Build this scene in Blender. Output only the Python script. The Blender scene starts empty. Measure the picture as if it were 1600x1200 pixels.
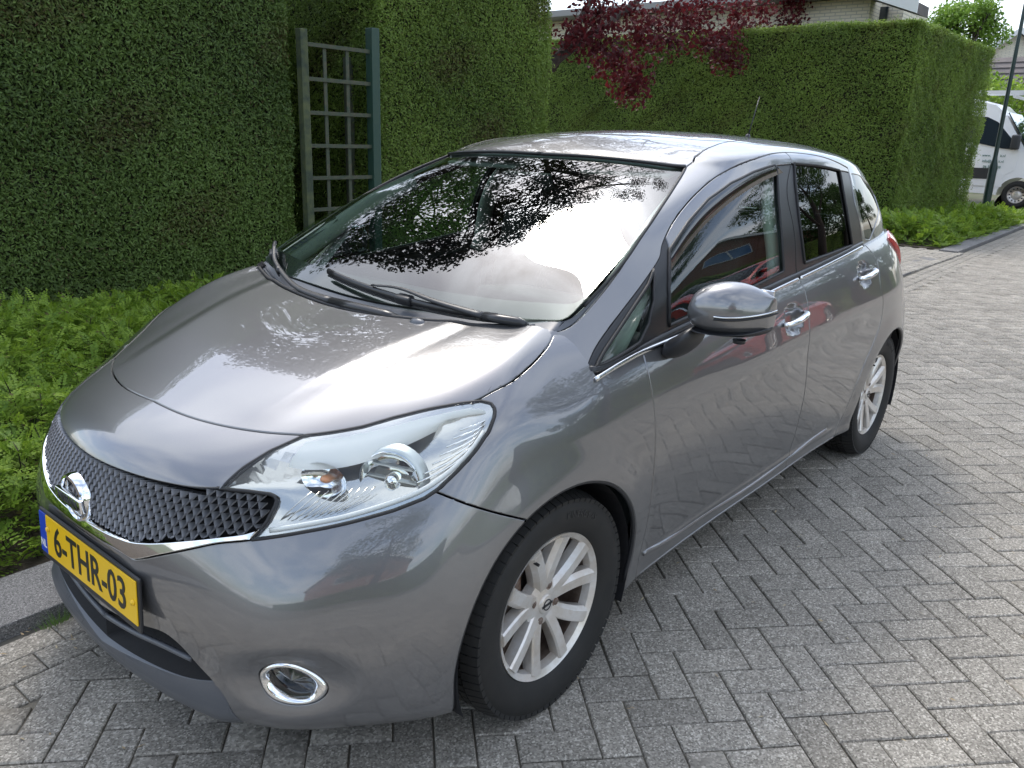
import bpy, bmesh, math, random
import numpy as np
from mathutils import Vector, Matrix
from mathutils.geometry import delaunay_2d_cdt
from math import radians, pi, sin, cos
random.seed(7); rng=np.random.default_rng(7)
SC=bpy.context.scene
COL=SC.collection
# ---------------------------------------------------------------- camera, world, sun, exposure
cam_d=bpy.data.cameras.new('camera'); cam=bpy.data.objects.new('camera',cam_d); COL.objects.link(cam)
CAM_C=Vector((1.51333, 1.89789, 1.47701))
_r=[(-0.645611, 0.763025, 0.031311), (0.203073, 0.21106, -0.956146), (-0.736171, -0.61094, -0.291212)]
_rx,_ry,_rz=[Vector(a) for a in _r]
cam.matrix_world=Matrix(((_rx.x,-_ry.x,-_rz.x,CAM_C.x),(_rx.y,-_ry.y,-_rz.y,CAM_C.y),(_rx.z,-_ry.z,-_rz.z,CAM_C.z),(0,0,0,1)))
cam_d.sensor_width=36; cam_d.lens=28.638; cam_d.clip_end=2000; cam_d.clip_start=.05
SC.camera=cam
SUN_EL=radians(53); SUN_AZ=radians(-128)          # azimuth counted from +x towards +y
SUN_DIR=Vector((cos(SUN_EL)*cos(SUN_AZ),cos(SUN_EL)*sin(SUN_AZ),sin(SUN_EL)))
world=bpy.data.worlds.new('World'); SC.world=world; world.use_nodes=True
def build_world():
    nt=world.node_tree; nt.nodes.clear()
    N=lambda t:nt.nodes.new(t); K=nt.links.new
    out=N('ShaderNodeOutputWorld'); bg=N('ShaderNodeBackground'); bg.inputs[1].default_value=.105
    sky=N('ShaderNodeTexSky'); sky.sky_type='NISHITA'; sky.sun_disc=False
    sky.sun_elevation=SUN_EL; sky.sun_rotation=pi/2-SUN_AZ
    sky.air_density=1.0; sky.dust_density=1.6; sky.ozone_density=1.2
    tc=N('ShaderNodeTexCoord'); sep=N('ShaderNodeSeparateXYZ'); K(tc.outputs['Generated'],sep.inputs[0])
    # clouds as a layer above the ground: direction divided by its height
    zc=N('ShaderNodeMath'); zc.operation='MAXIMUM'; zc.inputs[1].default_value=.0; K(sep.outputs[2],zc.inputs[0])
    za=N('ShaderNodeMath'); za.operation='ADD'; za.inputs[1].default_value=.18; K(zc.outputs[0],za.inputs[0])
    dv=N('ShaderNodeVectorMath'); dv.operation='DIVIDE'; K(tc.outputs['Generated'],dv.inputs[0])
    cb=N('ShaderNodeCombineXYZ'); [K(za.outputs[0],cb.inputs[i]) for i in range(3)]; K(cb.outputs[0],dv.inputs[1])
    no=N('ShaderNodeTexNoise'); no.inputs['Scale'].default_value=1.7; no.inputs['Detail'].default_value=7; no.inputs['Roughness'].default_value=.55; no.inputs['Distortion'].default_value=.5
    K(dv.outputs[0],no.inputs['Vector'])
    cr=N('ShaderNodeValToRGB'); cr.color_ramp.elements[0].position=.40; cr.color_ramp.elements[1].position=.68
    cr.color_ramp.elements[0].color=(.10,.10,.10,1); cr.color_ramp.elements[1].color=(.85,.85,.85,1)
    K(no.outputs[0],cr.inputs[0])
    mx=N('ShaderNodeMix'); mx.data_type='RGBA'; K(cr.outputs[0],mx.inputs[0]); K(sky.outputs[0],mx.inputs[6]); mx.inputs[7].default_value=(6.7,7.0,7.4,1)
    
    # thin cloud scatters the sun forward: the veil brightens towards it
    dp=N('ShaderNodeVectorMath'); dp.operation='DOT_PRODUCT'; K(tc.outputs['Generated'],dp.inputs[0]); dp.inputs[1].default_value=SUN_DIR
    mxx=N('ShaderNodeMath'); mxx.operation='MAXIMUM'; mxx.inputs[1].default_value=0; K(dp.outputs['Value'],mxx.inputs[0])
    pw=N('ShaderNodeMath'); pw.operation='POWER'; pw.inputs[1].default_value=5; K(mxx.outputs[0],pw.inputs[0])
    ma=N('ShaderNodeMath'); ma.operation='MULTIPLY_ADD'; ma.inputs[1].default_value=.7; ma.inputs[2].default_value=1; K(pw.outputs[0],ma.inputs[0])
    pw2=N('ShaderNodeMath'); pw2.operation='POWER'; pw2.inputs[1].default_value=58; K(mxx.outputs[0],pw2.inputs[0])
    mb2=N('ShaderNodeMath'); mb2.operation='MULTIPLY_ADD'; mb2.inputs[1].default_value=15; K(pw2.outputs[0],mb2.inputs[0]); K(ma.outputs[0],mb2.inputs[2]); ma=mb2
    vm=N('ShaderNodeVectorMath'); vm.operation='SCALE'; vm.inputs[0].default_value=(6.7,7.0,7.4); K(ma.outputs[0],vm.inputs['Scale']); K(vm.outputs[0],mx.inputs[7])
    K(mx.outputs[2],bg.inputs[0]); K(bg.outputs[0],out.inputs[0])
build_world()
sun_d=bpy.data.lights.new('sun','SUN'); sun_d.energy=0.7; sun_d.angle=radians(13); sun_d.color=(1,.93,.82)
sun=bpy.data.objects.new('sun',sun_d); COL.objects.link(sun); sun.rotation_euler=SUN_DIR.to_track_quat('Z','Y').to_euler(); sun.location=(0,0,30)
SC.view_settings.view_transform='Standard'; SC.view_settings.look='None'; SC.view_settings.exposure=1.54; SC.view_settings.gamma=1
try: SC.view_settings.use_curve_mapping=False
except Exception: pass
SC.render.engine='CYCLES'
SC.cycles.max_bounces=8; SC.cycles.transparent_max_bounces=12; SC.cycles.glossy_bounces=4; SC.cycles.transmission_bounces=6; SC.cycles.diffuse_bounces=3
SC.cycles.sample_clamp_indirect=6; SC.cycles.use_denoising=True; SC.cycles.caustics_reflective=False; SC.cycles.caustics_refractive=False
# ---------------------------------------------------------------- helpers
def thing(name,label,cat,loc=(0,0,0),rz=0,group=None):
    o=bpy.data.objects.new(name,None); COL.objects.link(o); o.location=loc; o.rotation_euler=(0,0,rz); o.empty_display_size=.1
    return tag(o,label,cat,group)
def tag(o,label=None,cat=None,group=None,kind=None):
    if label:o['label']=label
    if cat:o['category']=cat
    if group:o['group']=group
    if kind:o['kind']=kind
    return o
def link(name,me,parent=None,mat=None):
    o=bpy.data.objects.new(name,me); COL.objects.link(o)
    if parent is not None:o.parent=parent
    if mat is not None and not me.materials: me.materials.append(mat)
    return o
def mesh_np(name,V,F,mat=None,smooth=False,normals=None,parent=None,mats=None,midx=None,kind=None,col=None):
    """V (n,3), F (m,k) numpy or list of faces -> object"""
    me=bpy.data.meshes.new(name); V=np.asarray(V,np.float32)
    if isinstance(F,np.ndarray) and F.ndim==2:
        m,k=F.shape
        me.vertices.add(len(V)); me.vertices.foreach_set('co',V.ravel())
        me.loops.add(m*k); me.loops.foreach_set('vertex_index',F.astype(np.int32).ravel())
        me.polygons.add(m); me.polygons.foreach_set('loop_start',np.arange(0,m*k,k,dtype=np.int32))
        me.polygons.foreach_set('loop_total',np.full(m,k,np.int32))
        me.update(calc_edges=True)
    else:
        me.from_pydata([tuple(map(float,v)) for v in V],[],[tuple(int(i) for i in f) for f in F]); me.update()
    if smooth: me.polygons.foreach_set('use_smooth',np.ones(len(me.polygons),bool))
    if normals is not None:
        me.polygons.foreach_set('use_smooth',np.ones(len(me.polygons),bool))
        me.normals_split_custom_set_from_vertices([tuple(map(float,n)) for n in normals])
    if col is not None:
        a=me.color_attributes.new('tone','FLOAT_COLOR','POINT'); a.data.foreach_set('color',np.asarray(col,np.float32).ravel())
    o=link(name,me,parent,mat)
    if mats:
        for m_ in mats: me.materials.append(m_)
        me.polygons.foreach_set('material_index',np.asarray(midx,np.int32))
    if kind:o['kind']=kind
    return o
class MB:
    """collects boxes, tubes, lathes, prisms into one mesh"""
    def __init__(s): s.v=[];s.f=[]
    def add(s,V,F):
        n=len(s.v); s.v+= [tuple(map(float,p)) for p in V]; s.f+=[tuple(i+n for i in f) for f in F]; return s
    def box(s,c,d,rz=0,M=None):
        x,y,z=[k/2 for k in d]; P=[Vector((a*x,b*y,e*z)) for e in(-1,1) for a,b in((-1,-1),(1,-1),(1,1),(-1,1))]
        R=Matrix.Rotation(rz,3,'Z') if M is None else M
        return s.add([R@p+Vector(c) for p in P],[(3,2,1,0),(4,5,6,7),(0,1,5,4),(1,2,6,5),(2,3,7,6),(3,0,4,7)])
    def tube(s,pts,r,n=8,cap=True,closed=False,flat=1.0,up=None):
        P=[Vector(p) for p in pts]; m=len(P); r=r if hasattr(r,'__len__') else [r]*m
        V=[];prev=None
        for i in range(m):
            t=(P[(i+1)%m]-P[i-1]) if closed else (P[min(i+1,m-1)]-P[max(i-1,0)])
            t=t.normalized() if t.length>1e-9 else Vector((0,0,1))
            if prev is None:
                a=t.cross(Vector(up) if up else (Vector((0,0,1)) if abs(t.z)<.9 else Vector((1,0,0)))).normalized()
            else:
                a=(prev-t*prev.dot(t)); a=a.normalized() if a.length>1e-6 else prev
            prev=a;b=t.cross(a)
            V+=[P[i]+(a*cos(2*pi*k/n)+b*sin(2*pi*k/n)*flat)*r[i] for k in range(n)]
        F=[]
        for i in range(m if closed else m-1):
            j=(i+1)%m
            F+=[(i*n+k,i*n+(k+1)%n,j*n+(k+1)%n,j*n+k) for k in range(n)]
        if cap and not closed: F+=[tuple(range(n))[::-1],tuple((m-1)*n+k for k in range(n))]
        return s.add(V,F)
    def lathe(s,prof,n=32,M=None,closed=False):
        """prof: (r, h) about the local z axis"""
        M=M or Matrix.Identity(4); V=[];m=len(prof)
        for r,h in prof: V+=[M@Vector((r*cos(2*pi*k/n),r*sin(2*pi*k/n),h)) for k in range(n)]
        F=[]
        for i in range(m if closed else m-1):
            j=(i+1)%m
            F+=[(i*n+k,i*n+(k+1)%n,j*n+(k+1)%n,j*n+k) for k in range(n)]
        return s.add(V,F)
    def prism(s,poly,z0,z1,M=None):
        M=M or Matrix.Identity(4); n=len(poly)
        V=[M@Vector((x,y,z0)) for x,y in poly]+[M@Vector((x,y,z1)) for x,y in poly]
        F=[tuple(range(n))[::-1],tuple(range(n,2*n))]+[(i,(i+1)%n,n+(i+1)%n,n+i) for i in range(n)]
        return s.add(V,F)
    def build(s,name,mat,parent=None,smooth=False,bevel=0,seg=2,kind=None,auto=None):
        me=bpy.data.meshes.new(name); me.from_pydata(s.v,[],s.f)
        bm=bmesh.new(); bm.from_mesh(me)
        bmesh.ops.recalc_face_normals(bm,faces=bm.faces)
        if bevel:
            bmesh.ops.remove_doubles(bm,verts=bm.verts,dist=1e-5)
            es=[e for e in bm.edges if e.is_manifold and e.calc_face_angle(0)>.6]
            bmesh.ops.bevel(bm,geom=es,offset=bevel,segments=seg,profile=.6,affect='EDGES',clamp_overlap=True)
        for f in bm.faces:f.smooth=bool(smooth or auto)
        if auto:
            for e in bm.edges:
                if e.is_manifold and e.calc_face_angle(0)>auto:e.smooth=False
        bm.to_mesh(me);bm.free()
        o=link(name,me,parent,mat)
        if kind:o['kind']=kind
        return o
def copy_tree(o,parent=None):
    c=o.copy(); COL.objects.link(c)
    if parent is not None:c.parent=parent
    for ch in list(o.children): copy_tree(ch,c)
    return c
# ---------------------------------------------------------------- materials
MATS={}
def mat(name,color,rough=.6,metal=0,coat=0,spec=.5,noise=None,bump=None,emit=None,coatr=.03,coatior=1.5,ior=1.5,col2=None,detail=4,attr=False,obj_rand=0,trans=0,subs=0):
    """noise=(scale, strength) mixes color with col2; bump=(scale, strength, distance)"""
    m=bpy.data.materials.new(name); m.use_nodes=True; nt=m.node_tree; b=nt.nodes['Principled BSDF']; K=nt.links.new; N=nt.nodes.new
    b.inputs['Base Color'].default_value=(*color,1); b.inputs['Roughness'].default_value=rough; b.inputs['Metallic'].default_value=metal
    b.inputs['Coat Weight'].default_value=coat; b.inputs['Coat Roughness'].default_value=coatr; b.inputs['Coat IOR'].default_value=coatior; b.inputs['IOR'].default_value=ior
    b.inputs['Specular IOR Level'].default_value=spec
    if trans: b.inputs['Transmission Weight'].default_value=trans
    tc=N('ShaderNodeTexCoord')
    src=None
    if noise:
        no=N('ShaderNodeTexNoise'); no.inputs['Scale'].default_value=noise[0]; no.inputs['Detail'].default_value=detail; no.inputs['Roughness'].default_value=.65
        K(tc.outputs['Object'],no.inputs['Vector'])
        mr=N('ShaderNodeMapRange'); mr.inputs[1].default_value=.35; mr.inputs[2].default_value=.65; mr.inputs[3].default_value=0; mr.inputs[4].default_value=noise[1]
        K(no.outputs[0],mr.inputs[0])
        mx=N('ShaderNodeMix'); mx.data_type='RGBA'; mx.inputs[6].default_value=(*color,1); mx.inputs[7].default_value=(*(col2 or [c*.5 for c in color]),1)
        K(mr.outputs[0],mx.inputs[0]); src=mx.outputs[2]
    if attr:
        at=N('ShaderNodeAttribute'); at.attribute_name='tone'
        m2=N('ShaderNodeMix'); m2.data_type='RGBA'; m2.blend_type='MULTIPLY'; m2.inputs[0].default_value=1
        if src: K(src,m2.inputs[6])
        else: m2.inputs[6].default_value=(*color,1)
        K(at.outputs['Color'],m2.inputs[7]); src=m2.outputs[2]
    if obj_rand:
        oi=N('ShaderNodeObjectInfo'); mr=N('ShaderNodeMapRange'); mr.inputs[3].default_value=1-obj_rand; mr.inputs[4].default_value=1+obj_rand
        K(oi.outputs['Random'],mr.inputs[0]); m2=N('ShaderNodeMix'); m2.data_type='RGBA'; m2.blend_type='MULTIPLY'; m2.inputs[0].default_value=1
        if src: K(src,m2.inputs[6])
        else: m2.inputs[6].default_value=(*color,1)
        cb=N('ShaderNodeCombineColor'); [K(mr.outputs[0],cb.inputs[i]) for i in range(3)]; K(cb.outputs[0],m2.inputs[7]); src=m2.outputs[2]
    if src: K(src,b.inputs['Base Color'])
    if bump:
        n2=N('ShaderNodeTexNoise'); n2.inputs['Scale'].default_value=bump[0]; n2.inputs['Detail'].default_value=5; K(tc.outputs['Object'],n2.inputs['Vector'])
        bp=N('ShaderNodeBump'); bp.inputs['Strength'].default_value=bump[1]; bp.inputs['Distance'].default_value=bump[2]; K(n2.outputs[0],bp.inputs['Height']); K(bp.outputs[0],b.inputs['Normal'])
    if emit: b.inputs['Emission Color'].default_value=(*emit[0],1); b.inputs['Emission Strength'].default_value=emit[1]
    MATS[name]=m; return m
def glass_mat(name,tint=(.8,.9,.85),ior=1.7,rough=0.0,dirt=0.0,film=0):
    """pane without refraction: light passes tinted, the rest mirrors by fresnel"""
    m=bpy.data.materials.new(name); m.use_nodes=True; nt=m.node_tree; nt.nodes.clear(); N=nt.nodes.new; K=nt.links.new
    o=N('ShaderNodeOutputMaterial'); t=N('ShaderNodeBsdfTransparent'); g=N('ShaderNodeBsdfGlossy'); x=N('ShaderNodeMixShader'); f=N('ShaderNodeFresnel')
    t.inputs[0].default_value=(*tint,1); g.inputs['Roughness'].default_value=rough; g.inputs[0].default_value=(1,1,1,1); 
    ge=N('ShaderNodeNewGeometry'); mi=N('ShaderNodeMix'); mi.inputs[2].default_value=ior; mi.inputs[3].default_value=1/ior; K(ge.outputs['Backfacing'],mi.inputs[0]); K(mi.outputs[0],f.inputs[0])
    K(f.outputs[0],x.inputs[0]); K(t.outputs[0],x.inputs[1]); K(g.outputs[0],x.inputs[2])
    last=x.outputs[0]
    if film:
        g2=N('ShaderNodeBsdfGlossy'); g2.inputs['Roughness'].default_value=.32; g2.inputs[0].default_value=(1,1,1,1); z=N('ShaderNodeMixShader'); z.inputs[0].default_value=film; K(last,z.inputs[1]); K(g2.outputs[0],z.inputs[2]); last=z.outputs[0]
    if dirt:
        d=N('ShaderNodeBsdfDiffuse'); d.inputs[0].default_value=(.5,.5,.5,1); y=N('ShaderNodeMixShader'); y.inputs[0].default_value=dirt
        K(last,y.inputs[1]); K(d.outputs[0],y.inputs[2]); last=y.outputs[0]
    K(last,o.inputs[0]); MATS[name]=m; return m

def _ramp(rows):
    return np.array(rows, float)
# ---- lower body: columns run round the car from the front centre line to the rear, rows run from the underside up to the belt
LOW = [
# c0 front centre
[(.60,0,.17),(.745,0,.18),(.80,0,.235),(.797,0,.33),(.812,0,.45),(.815,0,.56),(.79,0,.655),(.765,0,.735),(.675,0,.80),(.49,0,.86),(.25,0,.925),(.02,0,.968)],
[(.60,.2,.17),(.735,.2,.18),(.79,.2,.235),(.787,.2,.33),(.803,.2,.45),(.803,.2,.56),(.775,.2,.655),(.742,.2,.735),(.65,.2,.80),(.465,.2,.863),(.235,.2,.93),(.01,.195,.975)],
[(.55,.38,.17),(.705,.39,.18),(.757,.395,.24),(.757,.40,.33),(.77,.40,.45),(.757,.40,.56),(.72,.40,.655),(.672,.40,.735),(.575,.40,.80),(.40,.40,.872),(.19,.385,.942),(-.02,.37,.985)],
[(.50,.52,.17),(.635,.555,.18),(.68,.565,.24),(.688,.575,.33),(.695,.58,.45),(.665,.575,.56),(.615,.565,.655),(.555,.555,.735),(.455,.545,.81),(.31,.53,.885),(.12,.51,.957),(-.055,.49,1.0)],
[(.42,.60,.17),(.52,.665,.18),(.56,.685,.24),(.57,.695,.33),(.565,.70,.45),(.535,.695,.56),(.49,.682,.655),(.43,.67,.745),(.345,.655,.825),(.23,.64,.90),(.06,.61,.97),(-.09,.58,1.008)],
[(.37,.66,.17),(.42,.745,.18),(.44,.77,.24),(.44,.78,.33),(.435,.787,.45),(.405,.783,.56),(.365,.772,.66),(.315,.758,.75),(.25,.742,.83),(.16,.715,.90),(.03,.685,.968),(-.12,.652,1.012)],
[(.25,.67,.17),(.28,.785,.18),(.28,.81,.24),(.28,.82,.33),(.27,.826,.45),(.25,.823,.56),(.225,.815,.66),(.195,.80,.755),(.155,.785,.828),(.09,.765,.882),(-.03,.742,.925),(-.16,.735,.957)],
[(0,.67,.17),(.03,.79,.18),(.03,.82,.24),(.02,.832,.33),(.02,.84,.45),(.01,.843,.56),(0,.839,.66),(-.01,.830,.75),(-.03,.820,.797),(-.06,.809,.833),(-.11,.797,.867),(-.17,.786,.896)],
[(-.3,.67,.17),(-.3,.785,.19),(-.3,.808,.24),(-.3,.817,.32),(-.3,.834,.44),(-.3,.844,.56),(-.3,.844,.67),(-.3,.837,.75),(-.3,.826,.805),(-.3,.814,.85),(-.3,.80,.885),(-.3,.785,.913)],
[(-.65,.67,.17),(-.65,.775,.19),(-.65,.79,.24),(-.65,.802,.32),(-.65,.824,.44),(-.65,.838,.56),(-.65,.843,.67),(-.65,.839,.76),(-.65,.831,.82),(-.65,.820,.865),(-.65,.806,.908),(-.65,.79,.94)],
[(-1.05,.67,.17),(-1.05,.772,.19),(-1.05,.785,.24),(-1.05,.798,.32),(-1.05,.819,.44),(-1.05,.836,.56),(-1.05,.843,.67),(-1.05,.842,.77),(-1.05,.835,.84),(-1.05,.823,.895),(-1.05,.807,.942),(-1.05,.79,.975)],
[(-1.45,.67,.17),(-1.45,.775,.19),(-1.45,.788,.24),(-1.45,.80,.32),(-1.45,.821,.44),(-1.45,.838,.56),(-1.45,.845,.67),(-1.45,.844,.78),(-1.45,.837,.86),(-1.45,.824,.92),(-1.45,.806,.97),(-1.45,.787,1.006)],
[(-1.85,.67,.17),(-1.85,.782,.20),(-1.85,.797,.25),(-1.85,.81,.33),(-1.85,.828,.45),(-1.85,.843,.57),(-1.85,.848,.68),(-1.85,.846,.79),(-1.85,.837,.88),(-1.85,.820,.945),(-1.85,.80,1.0),(-1.85,.78,1.036)],
[(-2.25,.66,.18),(-2.25,.79,.20),(-2.25,.81,.25),(-2.25,.825,.33),(-2.25,.84,.45),(-2.25,.85,.57),(-2.25,.852,.69),(-2.25,.846,.80),(-2.25,.832,.90),(-2.25,.812,.97),(-2.25,.787,1.025),(-2.25,.762,1.065)],
[(-2.6,.65,.2),(-2.6,.78,.22),(-2.6,.81,.26),(-2.6,.828,.34),(-2.6,.842,.46),(-2.6,.85,.58),(-2.6,.85,.70),(-2.6,.838,.82),(-2.6,.818,.92),(-2.6,.79,.99),(-2.6,.76,1.045),(-2.6,.733,1.085)],
[(-2.88,.62,.24),(-2.92,.74,.25),(-2.93,.775,.29),(-2.93,.79,.36),(-2.93,.805,.47),(-2.94,.812,.59),(-2.93,.805,.70),(-2.88,.79,.82),(-2.84,.77,.92),(-2.81,.745,1.0),(-2.80,.715,1.06),(-2.79,.69,1.095)],
[(-3.05,.5,.26),(-3.10,.60,.27),(-3.13,.63,.31),(-3.14,.65,.38),(-3.15,.66,.48),(-3.16,.665,.60),(-3.12,.665,.70),(-3.06,.655,.82),(-3.02,.64,.92),(-2.99,.62,1.0),(-2.96,.595,1.06),(-2.945,.58,1.09)],
[(-3.13,.25,.26),(-3.18,.33,.27),(-3.21,.34,.31),(-3.225,.35,.38),(-3.235,.35,.48),(-3.24,.35,.60),(-3.19,.35,.70),(-3.15,.345,.82),(-3.13,.335,.92),(-3.10,.325,1.0),(-3.07,.315,1.06),(-3.055,.31,1.09)],
[(-3.15,0,.26),(-3.2,0,.27),(-3.23,0,.31),(-3.245,0,.38),(-3.255,0,.48),(-3.26,0,.60),(-3.21,0,.70),(-3.17,0,.82),(-3.15,0,.92),(-3.12,0,1.0),(-3.09,0,1.06),(-3.075,0,1.09)],
]
# ---- greenhouse: (base, cant rail) per column, then three roof rows
UB = [((-.00,0,.968),(-.90,0,1.42)),((-.01,.21,.973),(-.905,.18,1.419)),((-.04,.40,.985),(-.925,.34,1.414)),((-.10,.56,1.00),(-.95,.46,1.406)),
((-.135,.658,1.018),(-.985,.54,1.397)),((-.145,.69,.998),(-1.05,.60,1.397)),((-.16,.738,.955),(-1.15,.635,1.400)),((-.20,.782,.899),(-1.27,.652,1.404)),
((-.48,.782,.925),(-1.4,.66,1.408)),((-.80,.782,.95),(-1.55,.665,1.408)),((-1.15,.782,.978),(-1.7,.667,1.407)),((-1.5,.780,1.003),(-1.9,.667,1.402)),
((-1.85,.773,1.028),(-2.1,.662,1.392)),((-2.2,.757,1.052),(-2.32,.65,1.376)),((-2.5,.735,1.07),(-2.52,.628,1.35)),((-2.75,.695,1.085),(-2.70,.585,1.33)),
((-2.93,.58,1.085),(-2.86,.48,1.33)),((-3.04,.31,1.085),(-2.93,.26,1.35)),((-3.06,0,1.085),(-2.95,0,1.36))]
RF = [  # roof edge, mid, centre
[(-.965,0,1.443),(-1.04,0,1.467),(-1.12,0,1.487)],
[(-.968,.175,1.442),(-1.05,.11,1.466),(-1.14,0,1.49)],
[(-.985,.325,1.437),(-1.07,.20,1.466),(-1.17,0,1.494)],
[(-1.01,.44,1.43),(-1.10,.27,1.468),(-1.22,0,1.499)],
[(-1.045,.51,1.425),(-1.15,.32,1.472),(-1.28,0,1.504)],
[(-1.10,.56,1.432),(-1.22,.36,1.479),(-1.35,0,1.509)],
[(-1.19,.588,1.442),(-1.30,.38,1.486),(-1.43,0,1.513)],
[(-1.30,.602,1.45),(-1.40,.39,1.492),(-1.52,0,1.516)],
[(-1.42,.61,1.457),(-1.51,.395,1.497),(-1.62,0,1.518)],
[(-1.56,.615,1.459),(-1.63,.40,1.499),(-1.72,0,1.519)],
[(-1.71,.617,1.459),(-1.76,.40,1.499),(-1.84,0,1.519)],
[(-1.9,.617,1.455),(-1.93,.40,1.496),(-1.97,0,1.517)],
[(-2.1,.612,1.445),(-2.12,.395,1.489),(-2.12,0,1.512)],
[(-2.31,.60,1.43),(-2.32,.39,1.477),(-2.27,0,1.505)],
[(-2.51,.575,1.408),(-2.50,.38,1.46),(-2.42,0,1.496)],
[(-2.68,.53,1.392),(-2.65,.35,1.443),(-2.56,0,1.487)],
[(-2.83,.43,1.395),(-2.77,.28,1.435),(-2.68,0,1.477)],
[(-2.90,.24,1.412),(-2.85,.15,1.437),(-2.77,0,1.467)],
[(-2.92,0,1.42),(-2.88,0,1.44),(-2.84,0,1.458)],
]
def _upper():
    out=[]
    for i,((b,t),r) in enumerate(zip(UB,RF)):
        b=np.array(b);t=np.array(t);col=[b+(b-t)*.09]
        out_n = np.array([0.25,1.0,.35]) if i>5 else np.array([.45,.06*i,.8])
        if i>15: out_n=np.array([-1,.1,.3])
        for s in (0,.27,.54,.8,1.0):
            col.append(b+(t-b)*s+out_n*(.028 if i<=5 else .016)*4*s*(1-s))
        out.append([tuple(c) for c in col]+list(r))
    return out
UP=_upper()
def bsp(t):
    return np.stack([(1-t)**3/6,(3*t**3-6*t**2+4)/6,(-3*t**3+3*t**2+3*t+1)/6,t**3/6],-1)
class Surf:
    def __init__(s,rows,iters=12,top_mirror=False):
        D=np.array(rows,float);s.D=D;s.nu,s.nv=D.shape[:2];s.top=top_mirror
        Cn=D.copy()
        uu,vv=np.meshgrid(np.arange(s.nu),np.arange(s.nv),indexing='ij')
        s.C=Cn
        for k in range(iters):
            s._pad()
            E=s.raw(uu.ravel().astype(float),vv.ravel().astype(float)).reshape(D.shape)
            s.C=s.C+.8*(D-E)
        s._pad()
    def _pad(s):
        C=s.C;m=np.array([1,-1,1.])
        C=np.concatenate([C[1:2]*m,C,C[-2:-1]*m],0)
        lo=2*C[:,:1]-C[:,1:2]
        hi=C[:,-2:-1]*m if s.top else 2*C[:,-1:]-C[:,-2:-1]
        s.Q=np.concatenate([lo,C,hi],1)
    def raw(s,u,v):
        iu=np.clip(np.floor(u).astype(int),0,s.nu-2);iv=np.clip(np.floor(v).astype(int),0,s.nv-2)
        bu=bsp(u-iu);bv=bsp(v-iv);o=np.zeros((len(u),3))
        for a in range(4):
            for b in range(4):
                o+=(bu[:,a]*bv[:,b])[:,None]*s.Q[iu+a,iv+b]
        return o
    disp=None
    def P(s,u,v):
        u=np.asarray(u,float).ravel();v=np.asarray(v,float).ravel()
        p=s.raw(u,v)
        if s.disp: p=p+s.disp(p,u,v)
        return p
    def PN(s,u,v,e=.01):
        u=np.asarray(u,float).ravel();v=np.asarray(v,float).ravel()
        p=s.P(u,v);a=s.P(u+e,v)-s.P(u-e,v);b=s.P(u,v+e)-s.P(u,v-e)
        n=np.cross(a,b);l=np.linalg.norm(n,axis=1,keepdims=True)
        return p,n/np.maximum(l,1e-12)
def sstep(a,b,x):
    t=np.clip((x-a)/(b-a),0,1);return t*t*(3-2*t)
def ell(p,c,rad):
    d=(p-np.array(c))/np.array(rad);return np.sqrt((d**2).sum(1))
def low_disp(p,u,v):
    d=np.zeros_like(p);x,y,z=p.T
    side=sstep(.60,.72,y)
    for cx in (0.,-2.6):
        r=np.hypot(x-cx,z-.30)
        d[:,1]+=side*.012*sstep(.47,.35,r)*sstep(.30,.33,r+.0)
    # flat seat for the plate
    g=sstep(.36,.27,np.abs(y))*sstep(.385,.41,z)*sstep(.56,.52,z)*(x>.7)
    d[:,0]-=g*np.maximum(x-.803,0)
    # fog lamp scallop
    f=ell(p,(.655,.60,.335),(.16,.17,.105));g=np.clip(1-f*f,0,1)**2
    d-=g[:,None]*np.array([.030,.018,0])
    # handle cups
    for c in ((-1.345,.835,.877),(-2.14,.815,.955)):
        f=np.hypot((x-c[0])/.070,(z-c[2])/.060);g=sstep(1.05,.60,f)
        d[:,1]-=side*.026*g
    # ridge along the sill
    zs=.268;g=np.exp(-((z-zs)/.012)**2)*sstep(-.47,-.56,x)*sstep(-2.12,-1.95,x)*side
    d[:,1]+=.006*g
    # door crease rising to the rear
    zc=.735+.095*(-x-.2)/2.2;k=np.clip((z-zc)/.05,-3,3)
    am=sstep(-.2,-1.2,x)*sstep(-3.0,-2.7,x)*side
    d[:,1]+=.007*am*np.exp(-k*k)*(1-.0*k)
    # bonnet: raised centre between two creases
    top=sstep(.76,.84,z)*sstep(.62,.50,x)*sstep(.66,.6,y)
    yc=.33+.10*sstep(.6,-.1,x)
    d[:,2]+=.012*top*sstep(yc+.05,yc-.03,y)*sstep(.62,.35,x)
    return d
low=Surf(LOW);low.disp=low_disp
up=Surf(UP,top_mirror=True)

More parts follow.
